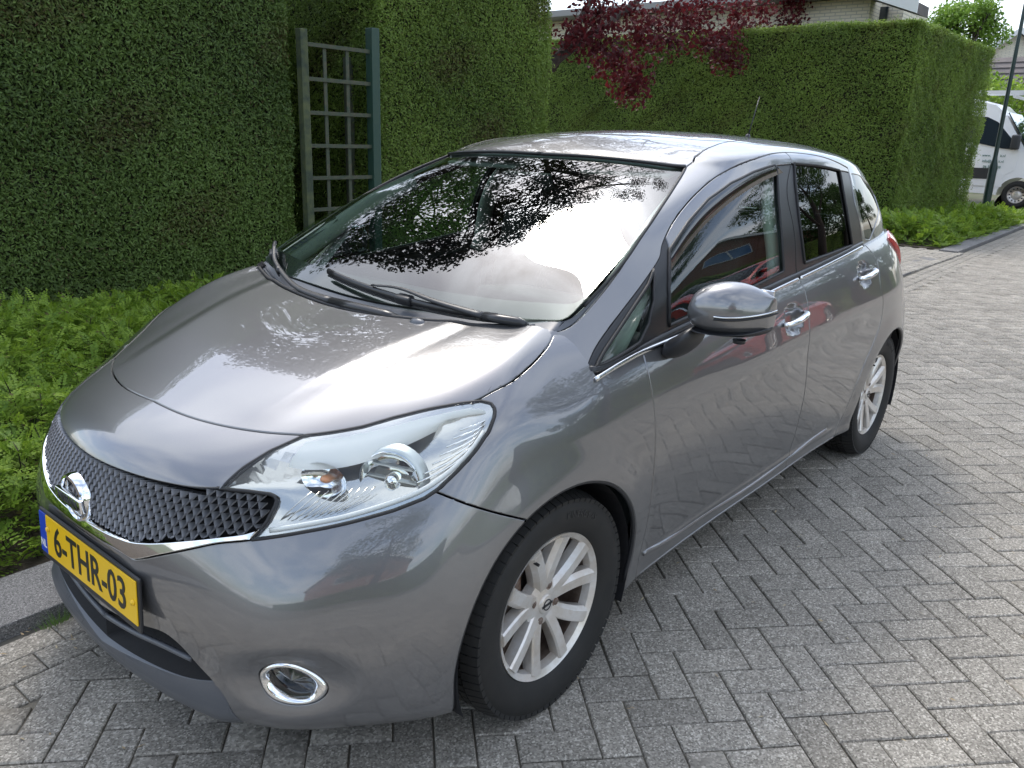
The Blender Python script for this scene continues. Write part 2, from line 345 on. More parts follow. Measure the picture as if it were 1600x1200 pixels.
LC={'hood_front': [[0.257, 8.382], [0.86, 8.324], [1.339, 8.304], [1.724, 8.327], [2.034, 8.328], [2.301, 8.301]], 'headlight': [[1.995, 6.98], [2.052, 7.54], [2.148, 7.955], [2.331, 8.292], [2.633, 8.343], [3.004, 8.421], [3.373, 8.573], [3.832, 8.711], [4.379, 8.827], [4.792, 8.882], [5.081, 8.833], [5.289, 8.68], [5.363, 8.471], [5.36, 8.119], [5.189, 7.648], [4.952, 7.224], [4.71, 6.843], [4.546, 6.676], [4.156, 6.473], [3.621, 6.281], [3.116, 6.112], [2.76, 5.971], [2.538, 5.882], [2.58, 5.995], [2.654, 6.28], [2.673, 6.671], [2.65, 6.869], [2.553, 6.951], [2.296, 6.985], [1.995, 6.98]], 'hood_side': [[4.669, 8.848], [4.934, 9.092], [5.356, 9.355], [5.561, 9.928], [5.463, 10.486], [5.333, 10.832], [5.118, 11.0]], 'nose_low': [[1.998, 6.981], [1.676, 6.88], [1.371, 6.842], [1.084, 6.814], [0.728, 6.809], [0.408, 6.8]], 'chrome_low': [[2.529, 5.924], [2.203, 5.737], [1.934, 5.533], [1.579, 5.245], [1.186, 4.915], [1.038, 4.929], [0.724, 4.944], [0.519, 4.967]], 'chrome_up': [[2.547, 6.138], [2.451, 5.993], [2.182, 5.857], [1.823, 5.656], [1.412, 5.416], [1.12, 5.284], [0.894, 5.241], [0.573, 5.212]], 'bump_fender': [[4.622, 6.838], [4.908, 6.655], [5.165, 6.491], [5.692, 6.166], [6.019, 5.941], [6.348, 5.684], [6.542, 5.492]], 'door_front': [[8.292, 11.0], [8.257, 9.421], [8.261, 7.841], [8.272, 6.658], [8.299, 5.438], [8.325, 4.387], [8.348, 3.769]], 'door_mid': [[11.029, 11.0], [11.062, 10.02], [11.084, 8.276], [11.078, 7.045], [11.191, 5.575], [11.286, 4.316], [11.344, 3.639]], 'door_rear': [[13.026, 10.917], [13.116, 10.254], [13.236, 9.094], [13.168, 7.966], [13.237, 7.187], [13.342, 6.666], [13.32, 6.086], [13.118, 5.455], [12.926, 4.819]], 'lower_grille_top': [[1.048, 3.272], [1.416, 3.407], [1.638, 3.356], [1.811, 3.189], [1.85, 3.082]], 'fog': [[2.776, 3.081], [2.848, 3.265], [3.001, 3.404], [3.184, 3.39], [3.383, 3.211], [3.553, 3.003], [3.626, 2.802], [3.569, 2.58], [3.4, 2.416], [3.173, 2.388], [2.946, 2.516], [2.811, 2.778], [2.776, 3.081]], 'fogin': [[2.894, 3.106], [2.979, 3.276], [3.114, 3.295], [3.261, 3.136], [3.385, 2.894], [3.41, 2.689], [3.328, 2.594], [3.155, 2.621], [2.981, 2.79], [2.9, 2.963], [2.894, 3.106]], 'archf': [[5.553, 0.86], [5.515, 1.963], [5.483, 2.707], [5.51, 3.29], [5.585, 3.787], [5.691, 4.268], [5.833, 4.739], [6.017, 5.17], [6.234, 5.536], [6.471, 5.81], [6.718, 5.974], [6.962, 6.02], [7.193, 5.947], [7.406, 5.761], [7.597, 5.488], [7.762, 5.152], [7.901, 4.765], [8.011, 4.334], [8.09, 3.876], [8.139, 3.388], [8.155, 2.801], [8.137, 1.954], [8.091, 0.412]], 'archr': [[13.051, 0.0], [13.009, 1.821], [12.995, 2.682], [13.009, 3.281], [13.052, 3.763], [13.122, 4.207], [13.22, 4.622], [13.344, 4.977], [13.489, 5.255], [13.652, 5.454], [13.824, 5.571], [13.999, 5.603], [14.171, 5.55], [14.337, 5.406], [14.496, 5.172], [14.647, 4.855], [14.789, 4.479], [14.914, 4.057], [15.007, 3.58], [15.06, 2.995], [15.08, 2.141], [15.127, 0.25], [15.25, 0.0]], 'belt': [[6.831, 10.625], [6.973, 10.797], [7.744, 11.0], [8.285, 11.0]]}
UC={'ws_side': [[4.017, 4.945], [4.282, 4.22], [4.539, 3.627], [4.755, 3.122], [4.908, 2.693], [5.01, 2.327], [5.05, 2.001], [5.039, 1.778]], 'ws_corner': [[5.092, 1.698], [5.132, 1.525], [5.004, 1.352], [4.668, 1.155], [4.052, 0.951]], 'ws_top': [[0.422, 4.905], [0.865, 4.933], [1.798, 4.88], [2.673, 4.849], [4.017, 4.945]], 'roof_ditch': [[3.957, 5.152], [4.343, 6.015], [5.212, 6.366], [6.07, 6.532], [7.061, 6.691]], 'door_seam': [[6.517, 0.995], [6.286, 1.227], [6.162, 1.658], [6.079, 2.087], [5.942, 2.538], [5.681, 2.791], [5.439, 3.283], [5.376, 3.995], [5.569, 4.663], [6.302, 5.199], [7.643, 5.589], [8.955, 5.798], [10.414, 5.712], [11.553, 5.46], [12.482, 5.097]], 'qglass': [[6.696, 1.069], [6.584, 1.285], [6.487, 1.562], [6.37, 1.848], [6.248, 2.163], [6.025, 2.378], [6.434, 2.215], [6.867, 2.032], [7.26, 1.683], [7.423, 1.363], [7.125, 1.263], [6.696, 1.069]], 'dglass': [[7.942, 1.387], [7.614, 1.754], [7.246, 2.081], [6.839, 2.352], [6.415, 2.555], [6.02, 2.745], [5.954, 3.033], [5.89, 3.338], [5.916, 3.608], [5.943, 3.895], [6.335, 4.382], [7.101, 4.728], [8.148, 4.968], [8.975, 3.956], [9.427, 3.36], [9.779, 2.763], [10.092, 2.124], [10.386, 1.52], [10.031, 1.48], [9.7, 1.449], [9.413, 1.439], [9.137, 1.428], [8.87, 1.411], [8.555, 1.389], [8.248, 1.376], [7.942, 1.387]], 'rglass': [[10.988, 1.51], [10.724, 2.07], [10.465, 2.651], [10.205, 3.231], [9.942, 3.759], [9.587, 4.339], [9.197, 5.067], [10.526, 4.989], [11.925, 4.822], [12.078, 3.896], [12.241, 3.143], [12.431, 2.255], [12.681, 1.386], [11.884, 1.439], [11.417, 1.481], [10.988, 1.51]], 'cglass': [[13.197, 1.411], [12.935, 2.234], [12.744, 3.069], [12.588, 3.822], [12.459, 4.733], [13.722, 4.569], [15.077, 3.931], [14.51, 3.211], [14.018, 2.041], [13.539, 1.029], [13.197, 1.411]], 'bpillar': [[8.955, 5.798], [9.199, 4.36], [10.151, 2.859], [10.86, 1.199]], 'cpillar': [[12.462, 5.0], [12.694, 3.366], [13.024, 1.854], [13.254, 0.999]]}

# ---------------------------------------------------------------- panels cut out of the body surfaces
def arr(a): return np.array(a,float)
def crom(pts,n=8,closed=False):
    P=arr(pts);m=len(P);out=[]
    rngi=range(m) if closed else range(m-1)
    for i in rngi:
        p1=P[i];p2=P[(i+1)%m]
        p0=P[i-1] if (i>0 or closed) else 2*p1-p2
        p3=P[(i+2)%m] if (i+2<m or closed) else 2*p2-p1
        for t in np.arange(n)/n:
            # centripetal-ish damping keeps corners from overshooting
            out.append(.5*((2*p1)+(-p0+p2)*t+(2*p0-5*p1+4*p2-p3)*t*t+(-p0+3*p1-3*p2+p3)*t**3))
    if not closed: out.append(P[-1])
    return np.array(out)
def resample(S,pts,step,smooth=True,closed=False):
    c=crom(pts,8,closed) if smooth else np.concatenate([np.linspace(a,b,16,endpoint=False) for a,b in zip(arr(pts)[:-1],arr(pts)[1:])]+[arr(pts)[-1:]])
    c[:,0]=np.clip(c[:,0],0,S.nu-1);c[:,1]=np.clip(c[:,1],0,S.nv-1)
    if closed: c=np.concatenate([c,c[:1]])
    X=S.P(c[:,0],c[:,1]);d=np.concatenate([[0],np.cumsum(np.linalg.norm(np.diff(X,axis=0),axis=1))])
    n=max(2,int(d[-1]/step)+1);t=np.linspace(0,d[-1],n)
    return np.stack([np.interp(t,d,c[:,0]),np.interp(t,d,c[:,1])],1)
class Cut:
    def __init__(s,S,curves,du,dv,step=.012,su=.22,sv=.08):
        s.S=S;s.su=su;s.sv=sv
        V=[];E=[]
        def addc(c):
            n=len(V);V.extend(c.tolist());E.extend([(n+i,n+i+1) for i in range(len(c)-1)])
        U1=S.nu-1;V1=S.nv-1
        for a,b in (((0,0),(U1,0)),((U1,0),(U1,V1)),((U1,V1),(0,V1)),((0,V1),(0,0))):
            n=int(max(abs(a[0]-b[0])/.1,abs(a[1]-b[1])/.15));addc(np.linspace(a,b,n+1))
        for c in curves: addc(c)
        con=np.array(V)*[su,sv]
        gu=np.arange(du,U1,du);gv=np.arange(dv,V1,dv);G=np.stack(np.meshgrid(gu,gv,indexing='ij'),-1).reshape(-1,2)
        # keep grid points away from the seams
        g=G*[su,sv];cell=.02;D=set(map(tuple,np.floor(con/cell).astype(int)))
        H={}
        for i,k in enumerate(map(tuple,np.floor(con/cell).astype(int))):H.setdefault(k,[]).append(i)
        keep=[]
        for i,k in enumerate(map(tuple,np.floor(g/cell).astype(int))):
            ok=True
            for a in(-1,0,1):
                for b in(-1,0,1):
                    for j in H.get((k[0]+a,k[1]+b),()):
                        if (g[i,0]-con[j,0])**2+(g[i,1]-con[j,1])**2<.0055**2: ok=False;break
                    if not ok:break
                if not ok:break
            if ok:keep.append(i)
        allp=np.concatenate([con,g[keep]])
        vo,eo,fo,_,oe,_=delaunay_2d_cdt([Vector(p) for p in allp],E,[],0,1e-5)
        s.uv=np.array([tuple(v) for v in vo])/[su,sv]
        s.F=[tuple(f) for f in fo]
        s.con=set(tuple(sorted(e)) for e,o in zip(eo,oe) if o)
        s.cent=np.array([s.uv[list(f)].mean(0) for f in s.F])
        em={}
        for i,f in enumerate(s.F):
            for a,b in zip(f,f[1:]+f[:1]): em.setdefault(tuple(sorted((a,b))),[]).append(i)
        s.em=em
        s.reg=-np.ones(len(s.F),int);s.n=0
        for i in range(len(s.F)):
            if s.reg[i]>=0:continue
            st=[i];s.reg[i]=s.n
            while st:
                k=st.pop();f=s.F[k]
                for a,b in zip(f,f[1:]+f[:1]):
                    e=tuple(sorted((a,b)))
                    if e in s.con:continue
                    for j in em[e]:
                        if s.reg[j]<0:s.reg[j]=s.n;st.append(j)
            s.n+=1
    def at(s,u,v):
        i=np.argmin((((s.cent-[u,v])*[s.su,s.sv])**2).sum(1));return s.reg[i]
    def panel(s,seeds,side=1,gap=.002,depth=.012,off=0,disp=None):
        """-> V,F,N of the panel grown from the seeds; side 0 = both halves joined"""
        rs=set(s.at(*q) for q in seeds)
        fi=[i for i in range(len(s.F)) if s.reg[i] in rs]
        ids=sorted({v for i in fi for v in s.F[i]});mp={v:k for k,v in enumerate(ids)}
        F=[tuple(mp[v] for v in s.F[i]) for i in fi]
        uv=s.uv[ids];P,N=s.S.PN(uv[:,0],uv[:,1])
        ctr=(np.abs(P[:,1])<2e-4)
        P[ctr,1]=0;N[ctr,1]=0;N/=np.maximum(np.linalg.norm(N,axis=1,keepdims=True),1e-9)
        if disp is not None: P=P+disp(P,N,uv)
        P=P+N*off
        ec={}
        for f in F:
            for a,b in zip(f,f[1:]+f[:1]): ec.setdefault(tuple(sorted((a,b))),[]).append((a,b))
        be=[l[0] for l in ec.values() if len(l)==1]
        if side==0: be=[(a,b) for a,b in be if not(ctr[a] and ctr[b])]
        if gap or depth:
            inw=np.zeros_like(P)
            for a,b in be:
                t=P[b]-P[a];t/=max(np.linalg.norm(t),1e-9)
                for k in(a,b):
                    inw[k]+=np.cross(N[k],t)
            bv=sorted({k for e in be for k in e})
            nrm=np.linalg.norm(inw[bv],axis=1,keepdims=True);iw=inw[bv]/np.maximum(nrm,1e-9)
            if side==0:
                c=ctr[bv];iw[c,1]=0
            P0=P[bv].copy();Nb=N[bv]
            P[bv]=P0+iw*(gap+.0022)
            r1=P0+iw*(gap+.0004)-Nb*.0016; n1=Nb-iw*1.2;n1/=np.linalg.norm(n1,axis=1,keepdims=True)
            r2=P0+iw*gap-Nb*depth; n2=-iw
            n=len(P);m=len(bv);ix={k:i for i,k in enumerate(bv)}
            P=np.concatenate([P,r1,r2]);N=np.concatenate([N,n1,n2])
            for a,b in be:
                i,j=ix[a],ix[b]
                F.append((b,a,n+i));F.append((b,n+i,n+j))
                F.append((n+j,n+i,n+m+i,n+m+j))
            ctr=np.concatenate([ctr,ctr[bv],ctr[bv]])
        if side==-1:
            P=P*[1,-1,1];N=N*[1,-1,1];F=[f[::-1] for f in F]
        if side==0:
            n=len(P);mm=np.arange(n)+n;P2=P*[1,-1,1];N2=N*[1,-1,1]
            mm[ctr]=np.arange(n)[ctr]
            idx=np.cumsum(~ctr)-1;mm[~ctr]=n+idx[~ctr]
            F=F+[tuple(int(mm[k]) for k in f[::-1]) for f in F]
            P=np.concatenate([P,P2[~ctr]]);N=np.concatenate([N,N2[~ctr]])
        return P,F,N
    def make(s,name,seeds,material,parent,side=1,**k):
        P,F,N=s.panel(seeds,side,**k)
        return mesh_np(name,P,F,material,normals=N,parent=parent)
def on(S,uvs,off=0,side=1):
    c=arr(uvs);P,N=S.PN(c[:,0],c[:,1]);P=P+N*off
    return P*[1,side,1]
def strip(name,S,uvs,r,material,parent,side=1,off=0,flat=1,closed=False,step=.02,smooth=True,n=8):
    c=resample(S,uvs,step,smooth,closed)
    if closed:c=c[:-1]
    P=on(S,c,off,side);mb=MB();mb.tube(P,r,n,closed=closed,flat=flat,up=(0,1,.2))
    return mb.build(name,material,parent,smooth=True)
# ---- materials
mat('paint',(.155,.156,.163),rough=.33,metal=.62,coat=1,coatr=.006,coatior=1.8,noise=(1400,.5),col2=(.23,.225,.225),detail=2)
mat('black_plastic',(.022,.023,.026),rough=.42,bump=(900,.15,.0006))
mat('satin_black',(.02,.02,.022),rough=.3)
mat('lip_plastic',(.10,.106,.118),rough=.36,bump=(900,.1,.0005))
mat('rubber',(.012,.012,.013),rough=.55)
mat('tyre',(.013,.013,.0125),rough=.72,bump=(60,.25,.001),noise=(14,.6),col2=(.024,.022,.02))
mat('chrome',(.86,.87,.88),rough=.05,metal=1)
mat('satin_chrome',(.72,.73,.74),rough=.16,metal=1)
mat('alloy',(.78,.765,.74),rough=.28,metal=.4,coat=.3,noise=(11,.9),col2=(.56,.49,.41),detail=10)
mat('brake_dust',(.12,.06,.035),rough=.75,noise=(25,1),col2=(.30,.24,.2))
mat('barrel',(.20,.16,.13),rough=.5,metal=.3,noise=(18,1),col2=(.09,.055,.04))
mat('disc',(.25,.23,.21),rough=.45,metal=.8,noise=(30,.8),col2=(.12,.07,.05))
mat('well',(.008,.008,.01),rough=.8)
mat('grille',(.30,.305,.32),rough=.32,metal=.45)
mat('cabin_dark',(.028,.028,.03),rough=.7,bump=(400,.2,.001))
mat('cabin_fabric',(.045,.044,.046),rough=.9,noise=(60,.5),col2=(.02,.02,.02))
mat('cabin_light',(.52,.50,.46),rough=.75)
mat('plate_yellow',(.82,.50,.012),rough=.35,spec=.5)
mat('plate_blue',(.01,.05,.42),rough=.4)
mat('plate_ink',(.012,.012,.012),rough=.4)
mat('white_ink',(.8,.8,.8),rough=.5)
mat('lamp_silver',(.74,.715,.67),rough=.09,metal=.85,bump=(14,.12,.006))
mat('lamp_bright',(.9,.9,.9),rough=.06,metal=1)
mat('lamp_satin',(.62,.65,.64),rough=.3,metal=.5)
mat('lamp_white',(.86,.85,.82),rough=.35)
mat('amber',(.75,.30,.12),rough=.2,coat=.5)
mat('red_lens',(.55,.015,.012),rough=.12,coat=1)
mat('fog_glass',(.03,.032,.035),rough=.08,coat=1)
mat('emblem_text',(.05,.05,.055),rough=.35)
glass_mat('windscreen_glass',(.44,.54,.50),ior=1.66)
glass_mat('window_glass',(.62,.74,.68),ior=1.7)
glass_mat('privacy_glass',(.07,.08,.08),ior=1.6)
glass_mat('lamp_glass',(.93,.95,.94),ior=1.45,dirt=.012)
M=MATS
# ---- seams of the lower body
HL=LC['headlight']
arch_f=[(5.62,0)]+LC['archf'][:-1]+[(8.09,0)]
arch_r=LC['archr'][:-1]+[(15.14,0)]
seam=lambda p,step=.010,sm=True,closed=False:resample(low,p,step,sm,closed)
c_hoodf=[(0,8.40),(.3,8.38),(.9,8.33),(1.5,8.31),(2.03,8.31),(2.31,8.295),(2.5,8.25)]
c_hoods=[(4.64,8.86),(4.934,9.092),(5.33,9.40),(5.50,9.9),(5.46,10.45),(5.33,10.80),(5.22,10.99)]
c_hoodr=[(0,10.93),(2.5,10.93),(4.4,10.93),(5.2,10.93),(5.36,11)]
c_nose=[(0,6.79),(.41,6.80),(.728,6.81),(1.08,6.82),(1.37,6.842),(1.676,6.88),(1.98,6.975),(2.12,7.02)]
c_chu=[(0,5.205),(.57,5.21),(.89,5.24),(1.12,5.284),(1.41,5.416),(1.82,5.656),(2.18,5.857),(2.45,5.993),(2.56,6.08),(2.75,6.26)]
c_chl=[(0,4.975),(.52,4.968),(1.0,4.925),(1.19,4.925),(1.58,5.245),(1.93,5.533),(2.20,5.737),(2.50,5.87),(2.66,5.95)]
c_bf=[(4.60,6.74),(4.62,6.838),(4.908,6.655),(5.165,6.491),(5.692,6.166),(6.019,5.941),(6.3,5.68)]
c_bf=[(4.58,6.86)]+c_bf[2:-1]+[(6.2,5.80),(6.42,5.60)]
c_df=[(8.29,11),(8.257,9.421),(8.261,7.841),(8.272,6.658),(8.299,5.438),(8.325,4.387),(8.348,3.2),(8.35,1.45),(8.35,0)]
c_dm=[(11.03,11),(11.06,10.02),(11.08,8.276),(11.08,7.045),(11.19,5.575),(11.286,4.316),(11.344,3.2),(11.35,1.45)]
c_dr=[(13.026,11),(13.116,10.254),(13.22,9.094),(13.2,7.966),(13.26,7.187),(13.32,6.666),(13.29,6.086),(13.118,5.455),(12.926,4.7),(12.76,3.4),(12.68,2.3),(12.65,1.45),(12.65,0)]
c_db=[(8.25,1.45),(9,1.45),(11,1.45),(12.65,1.45),(12.8,1.45)]
c_lgt=[(0,3.02),(.6,3.12),(1.05,3.272),(1.416,3.407),(1.638,3.356),(1.811,3.189),(1.885,3.08)]
c_lgr=[(1.885,3.08),(2.01,2.916),(2.17,2.699),(2.343,2.308),(2.45,1.6),(2.5,.8),(2.5,0)]
c_lip=[(0,2.03),(.78,2.2),(1.64,2.40),(2.14,2.65),(2.2,2.66)]
c_rb=[(14.25,5.1),(14.9,6.6),(15.4,7.35),(16.2,7.5),(18,7.5)]
c_tail=[(14.25,10.3),(14.6,10.75),(15.3,10.8),(15.85,10.2),(15.95,8.6),(15.85,7.6),(15.5,7.5),(15.0,8.5),(14.5,9.5),(14.25,10.3)]
curves=[seam(c_hoodf),seam(c_hoods),seam(c_hoodr),seam(HL,.008,False),seam(c_nose),seam(c_chu),seam(c_chl),seam(c_bf),seam(c_df),seam(c_dm),seam(c_dr),seam(c_db),
 seam(c_lgt),seam(c_lgr),seam(c_lip),seam(arch_f),seam(arch_r),seam(c_rb,.02),seam(c_tail,.02),seam(LC['fog'][:-1],.008,True,True)]
CL=Cut(low,curves,.085,.14)
# ---- seams of the greenhouse
ws=UC['ws_side'];
u_wst=[(0,4.90),(.9,4.92),(1.8,4.89),(2.7,4.87),(3.4,4.88),(4.02,4.945)]
u_wss=ws[:5]+[(5.024,2.329),(5.06,2.0),(5.03,1.72),(4.95,1.47),(4.78,1.27),(4.4,1.16),(3.9,1.12),(2.8,1.17),(1.5,1.26),(0,1.27)]
u_cowl=[(0,.80),(2.6,.80),(4.2,.85),(4.75,.95),(5.15,1.25),(5.22,1.7),(5.15,2.1),(5.0,2.4)]
u_dit=[(4.02,4.945),(4.05,5.3),(4.34,6.0),(5.2,6.366),(6.07,6.532),(7.06,6.66),(9,6.72),(12,6.72),(15,6.62),(16.2,6.3),(18,6.2)]
u_ds=UC['door_seam'][:];u_ds=[(6.56,.9)]+u_ds[1:]+[(12.50,5.09),(12.62,5.03)]
u_dend=[(12.46,5.18),(12.53,4.9),(12.60,4.3),(12.70,3.366),(12.86,2.6),(13.05,1.854),(13.20,1.2),(13.26,.9)]
u_bs=[(6.56,.9),(8,.93),(10,.93),(13.26,.9)]
fl=.12
u_sepA=[(5.42,2.97),(6.3,2.66)];u_sepB=[(7.9,4.90),(9.5,5.03)];u_sepC=[(11.7,4.80),(12.75,4.76)]
u_q1=[(12.9,.9),(13.197,1.411)]
u_cg=[(13.30,1.411),(12.90,3.069),(12.68,4.70),(13.4,4.80),(14.4,4.45),(14.85,3.6),(14.6,2.6),(14.02,1.9),(13.6,1.25)]+[(13.30,1.411)]
u_rg=[(16.0,1.7),(16.1,3.2),(16.3,4.6),(18,4.75)];u_rg2=[(16.0,1.7),(17,1.6),(18,1.6)]
sU=lambda p,step=.010,sm=True,closed=False:resample(up,p,step,sm,closed)
u_pm=[(8.95,5.95),(9.02,5.70),(9.199,4.36),(10.151,2.859),(10.86,1.199),(10.9,.92)]
cu=[sU(u_wst),sU(u_wss),sU(u_cowl),sU(u_dit),sU(u_ds),sU(u_dend),sU(u_bs,sm=False),sU(UC['qglass'],sm=False),sU(UC['dglass'],sm=False),sU(UC['rglass'],sm=False),sU(u_cg,sm=False),
 sU(u_sepA,.02,False),sU(u_sepB,.02,False),sU(u_sepC,.02,False),sU(u_rg,.02),sU(u_rg2,.02),sU(u_pm)]
CU=Cut(up,cu,.11,.125)

# ---------------------------------------------------------------- the parked car
car=thing('parked_car','dark grey five door hatchback parked on the block paving in front of the hedges','car')
def text_mesh(txt,size,name,material,parent,M4,depth=.001,sx=1,bold=0,align='CENTER'):
    cu_=bpy.data.curves.new(name,'FONT');cu_.body=txt;cu_.size=size;cu_.extrude=depth;cu_.align_x=align;cu_.align_y='CENTER';cu_.offset=bold;cu_.resolution_u=3
    tmp=bpy.data.objects.new(name,cu_);COL.objects.link(tmp)
    bpy.context.view_layer.update()
    me=bpy.data.meshes.new_from_object(tmp.evaluated_get(bpy.context.evaluated_depsgraph_get()));bpy.data.objects.remove(tmp)
    me.transform(Matrix.Diagonal((sx,1,1,1)));me.transform(M4);me.materials.clear()
    me.name=name
    return link(name,me,parent,material)
def frame(o,x,z):
    """matrix: local x, y, z -> x axis, (z cross x), z axis at o"""
    z=Vector(z).normalized();x=Vector(x);x=(x-z*x.dot(z)).normalized();y=z.cross(x)
    return Matrix(((x.x,y.x,z.x,o[0]),(x.y,y.y,z.y,o[1]),(x.z,y.z,z.z,o[2]),(0,0,0,1)))
def edge_dist(C_,seeds,scale=1):
    rs=set(C_.at(*q) for q in seeds);fi=[i for i in range(len(C_.F)) if C_.reg[i] in rs]
    ec={}
    for i in fi:
        f=C_.F[i]
        for a,b in zip(f,f[1:]+f[:1]):ec.setdefault(tuple(sorted((a,b))),0);ec[tuple(sorted((a,b)))]+=1
    bv=sorted({k for e,c in ec.items() if c==1 for k in e})
    B_=C_.S.P(C_.uv[bv][:,0],C_.uv[bv][:,1])
    return lambda P:np.sqrt(((P[:,None]-B_[None])**2).sum(2).min(1))
mat('deflector',(.006,.006,.007),rough=.12,coat=.6)
hood=CL.make('hood',[(1,9.5)],M['paint'],car,0)
CL.make('nose_panel',[(1,7.6)],M['paint'],car,0,depth=.03)
CL.make('front_bumper',[(3,4)],M['paint'],car,0,depth=.03)
def lip_d(P,N,uv): return N*(.012*sstep(2.5,1.6,uv[:,1])*sstep(2.5,2.2,uv[:,0])-.012*sstep(1.9,2.4,uv[:,1]))[:,None]
CL.make('bumper_lip',[(1,1)],M['lip_plastic'],car,0,depth=.06,disp=lip_d)
# lower intake: recessed duct with a slat
ed=edge_dist(CL,[(1,2.8)])
def lg_d(P,N,uv): return -np.array([1,0,0])*(.09*sstep(0,.03,ed(P*[1,1,1])))[:,None]-N*.012
CL.make('lower_intake',[(1,2.8)],M['well'],car,0,gap=0,depth=0,disp=lg_d)
strip('intake_slat',low,[(0,2.72),(.8,2.85),(1.3,2.95),(1.80,2.98)],.007,M['lip_plastic'],car,1,off=-.012)
strip('intake_slat',low,[(0,2.72),(.8,2.85),(1.3,2.95),(1.80,2.98)],.007,M['lip_plastic'],car,-1,off=-.012)
def chr_d(P,N,uv): return N*.006
CL.make('chrome_grille_trim',[(1.2,5.1)],M['chrome'],car,0,disp=chr_d,depth=.03,gap=.001)
# --- grille: dark backing and a lattice of deep fins
gd=edge_dist(CL,[(1.2,6.2)])
CL.make('grille_backing',[(1.2,6.2)],M['well'],car,0,gap=0,depth=0,off=-.045)
def grille_mesh():
    rid=CL.at(1.2,6.2);fi=np.where(CL.reg==rid)[0]
    tris=CL.uv[np.array([CL.F[i] for i in fi])]
    from mathutils.bvhtree import BVHTree
    vs=[(a[0]*.22,a[1]*.08,0) for t in tris for a in t];bv=BVHTree.FromPolygons(vs,[(3*i,3*i+1,3*i+2) for i in range(len(tris))])
    def ins(u,v):
        h=bv.find_nearest((abs(u)*.22,v*.08,0));return h[3] is not None and h[3]<1e-4
    def pt(u,v,off):
        s_=1 if u>=0 else -1
        P,N=low.PN([abs(u)],[v]);p=(P[0]+N[0]*off)*[1,s_,1];return p
    V=[];F=[]
    def quad(a,b,c,d):
        n=len(V);V.extend([a,b,c,d]);F.append((n,n+1,n+2,n+3))
    nu_=24;nv_=12;umax=2.75;v0=5.0;v1=7.1
    du=umax/nu_;dv=(v1-v0)/nv_
    for i in range(-nu_,nu_+1):
        for j in range(nv_+1):
            uc=(i+(.5 if j%2 else 0))*du;vc=v0+j*dv
            if not ins(uc,vc):continue
            # a diamond cell: left, right, top, bottom
            l,r,t,b=(uc-du*.5,vc),(uc+du*.5,vc),(uc,vc+dv),(uc,vc-dv)
            if not(ins(*l) and ins(*r)): continue
            t=t if ins(*t) else (uc,vc+dv*.45);b=b if ins(*b) else (uc,vc-dv*.45)
            f0,f1=-.002,-.030
            # scale-like fins: the lower two walls lean in, their front edge stands proud
            L0,R0,B0=pt(*l,f0),pt(*r,f0),pt(*b,f0+.004)
            C1=pt(uc,vc+dv*.25,f1)
            n=len(V);V.extend([L0,B0,R0,C1]);F.extend([(n,n+1,n+3),(n+1,n+2,n+3)])
            # thin rim towards the viewer
            for a_,b_ in((l,b),(b,r)):
                A=pt(*a_,f0+.001);B_=pt(*b_,f0+.004);A2=pt(a_[0],a_[1]-dv*.16,f0-.004);B2=pt(b_[0],b_[1]-dv*.16,f0)
                quad(A,B_,B2,A2)
    return V,F
gv,gf=grille_mesh();mesh_np('grille_mesh',gv,gf,M['grille'],parent=car)
# --- emblem
EM=frame((.818,0,.632),(0,1,0),(1,0,-.05))
emb=MB();prof=[(.045,-.004),(.0465,.006),(.051,.011),(.057,.009),(.0605,.001),(.0605,-.012),(.045,-.012)]
emb.lathe(prof,48,EM,closed=True);eo=emb.build('emblem',M['chrome'],car,auto=.6)
eb=MB();eb.box((0,0,.014),(.134,.034,.012));me_=[EM@Vector(v) for v in eb.v];eb.v=[tuple(v) for v in me_];eb.build('emblem_bar',M['chrome'],eo,bevel=.003,smooth=True)
text_mesh('NISSAN',.029,'emblem_lettering',M['emblem_text'],eo,EM@Matrix.Translation((0,0,.0205)),.0006,1.05,.0006)
# --- plate
PM=frame((.818,.004,.458),(0,1,0),(1,0,.05))
pl=MB();pl.box((0,-.006,-.004),(.536,.136,.008));pl.v=[tuple(PM@Vector(v)) for v in pl.v];po=pl.build('plate_holder',M['black_plastic'],car,bevel=.004)
pl=MB();pl.box((.02,0,.002),(.480,.110,.003));pl.v=[tuple(PM@Vector(v)) for v in pl.v];plate=pl.build('licence_plate',M['plate_yellow'],po,bevel=.001)
pl=MB();pl.box((-.240,0,.002),(.0395,.110,.003));pl.v=[tuple(PM@Vector(v)) for v in pl.v];pl.build('plate_country_band',M['plate_blue'],po)
text_mesh('6-THR-03',.112,'plate_lettering',M['plate_ink'],po,PM@Matrix.Translation((.02,-.003,.0042)),.0005,.86,.0012)
text_mesh('NL',.03,'plate_lettering',M['white_ink'],po,PM@Matrix.Translation((-.240,-.03,.0042)),.0003,.9,.0005)
for sx_ in(-.205,.246):
    b=MB();b.lathe([(0,.009),(.006,.008),(.007,.003)],12,PM@Matrix.Translation((sx_,.02 if sx_<0 else 0,.001)));b.build('plate_screw',M['plate_yellow'],po,smooth=True)
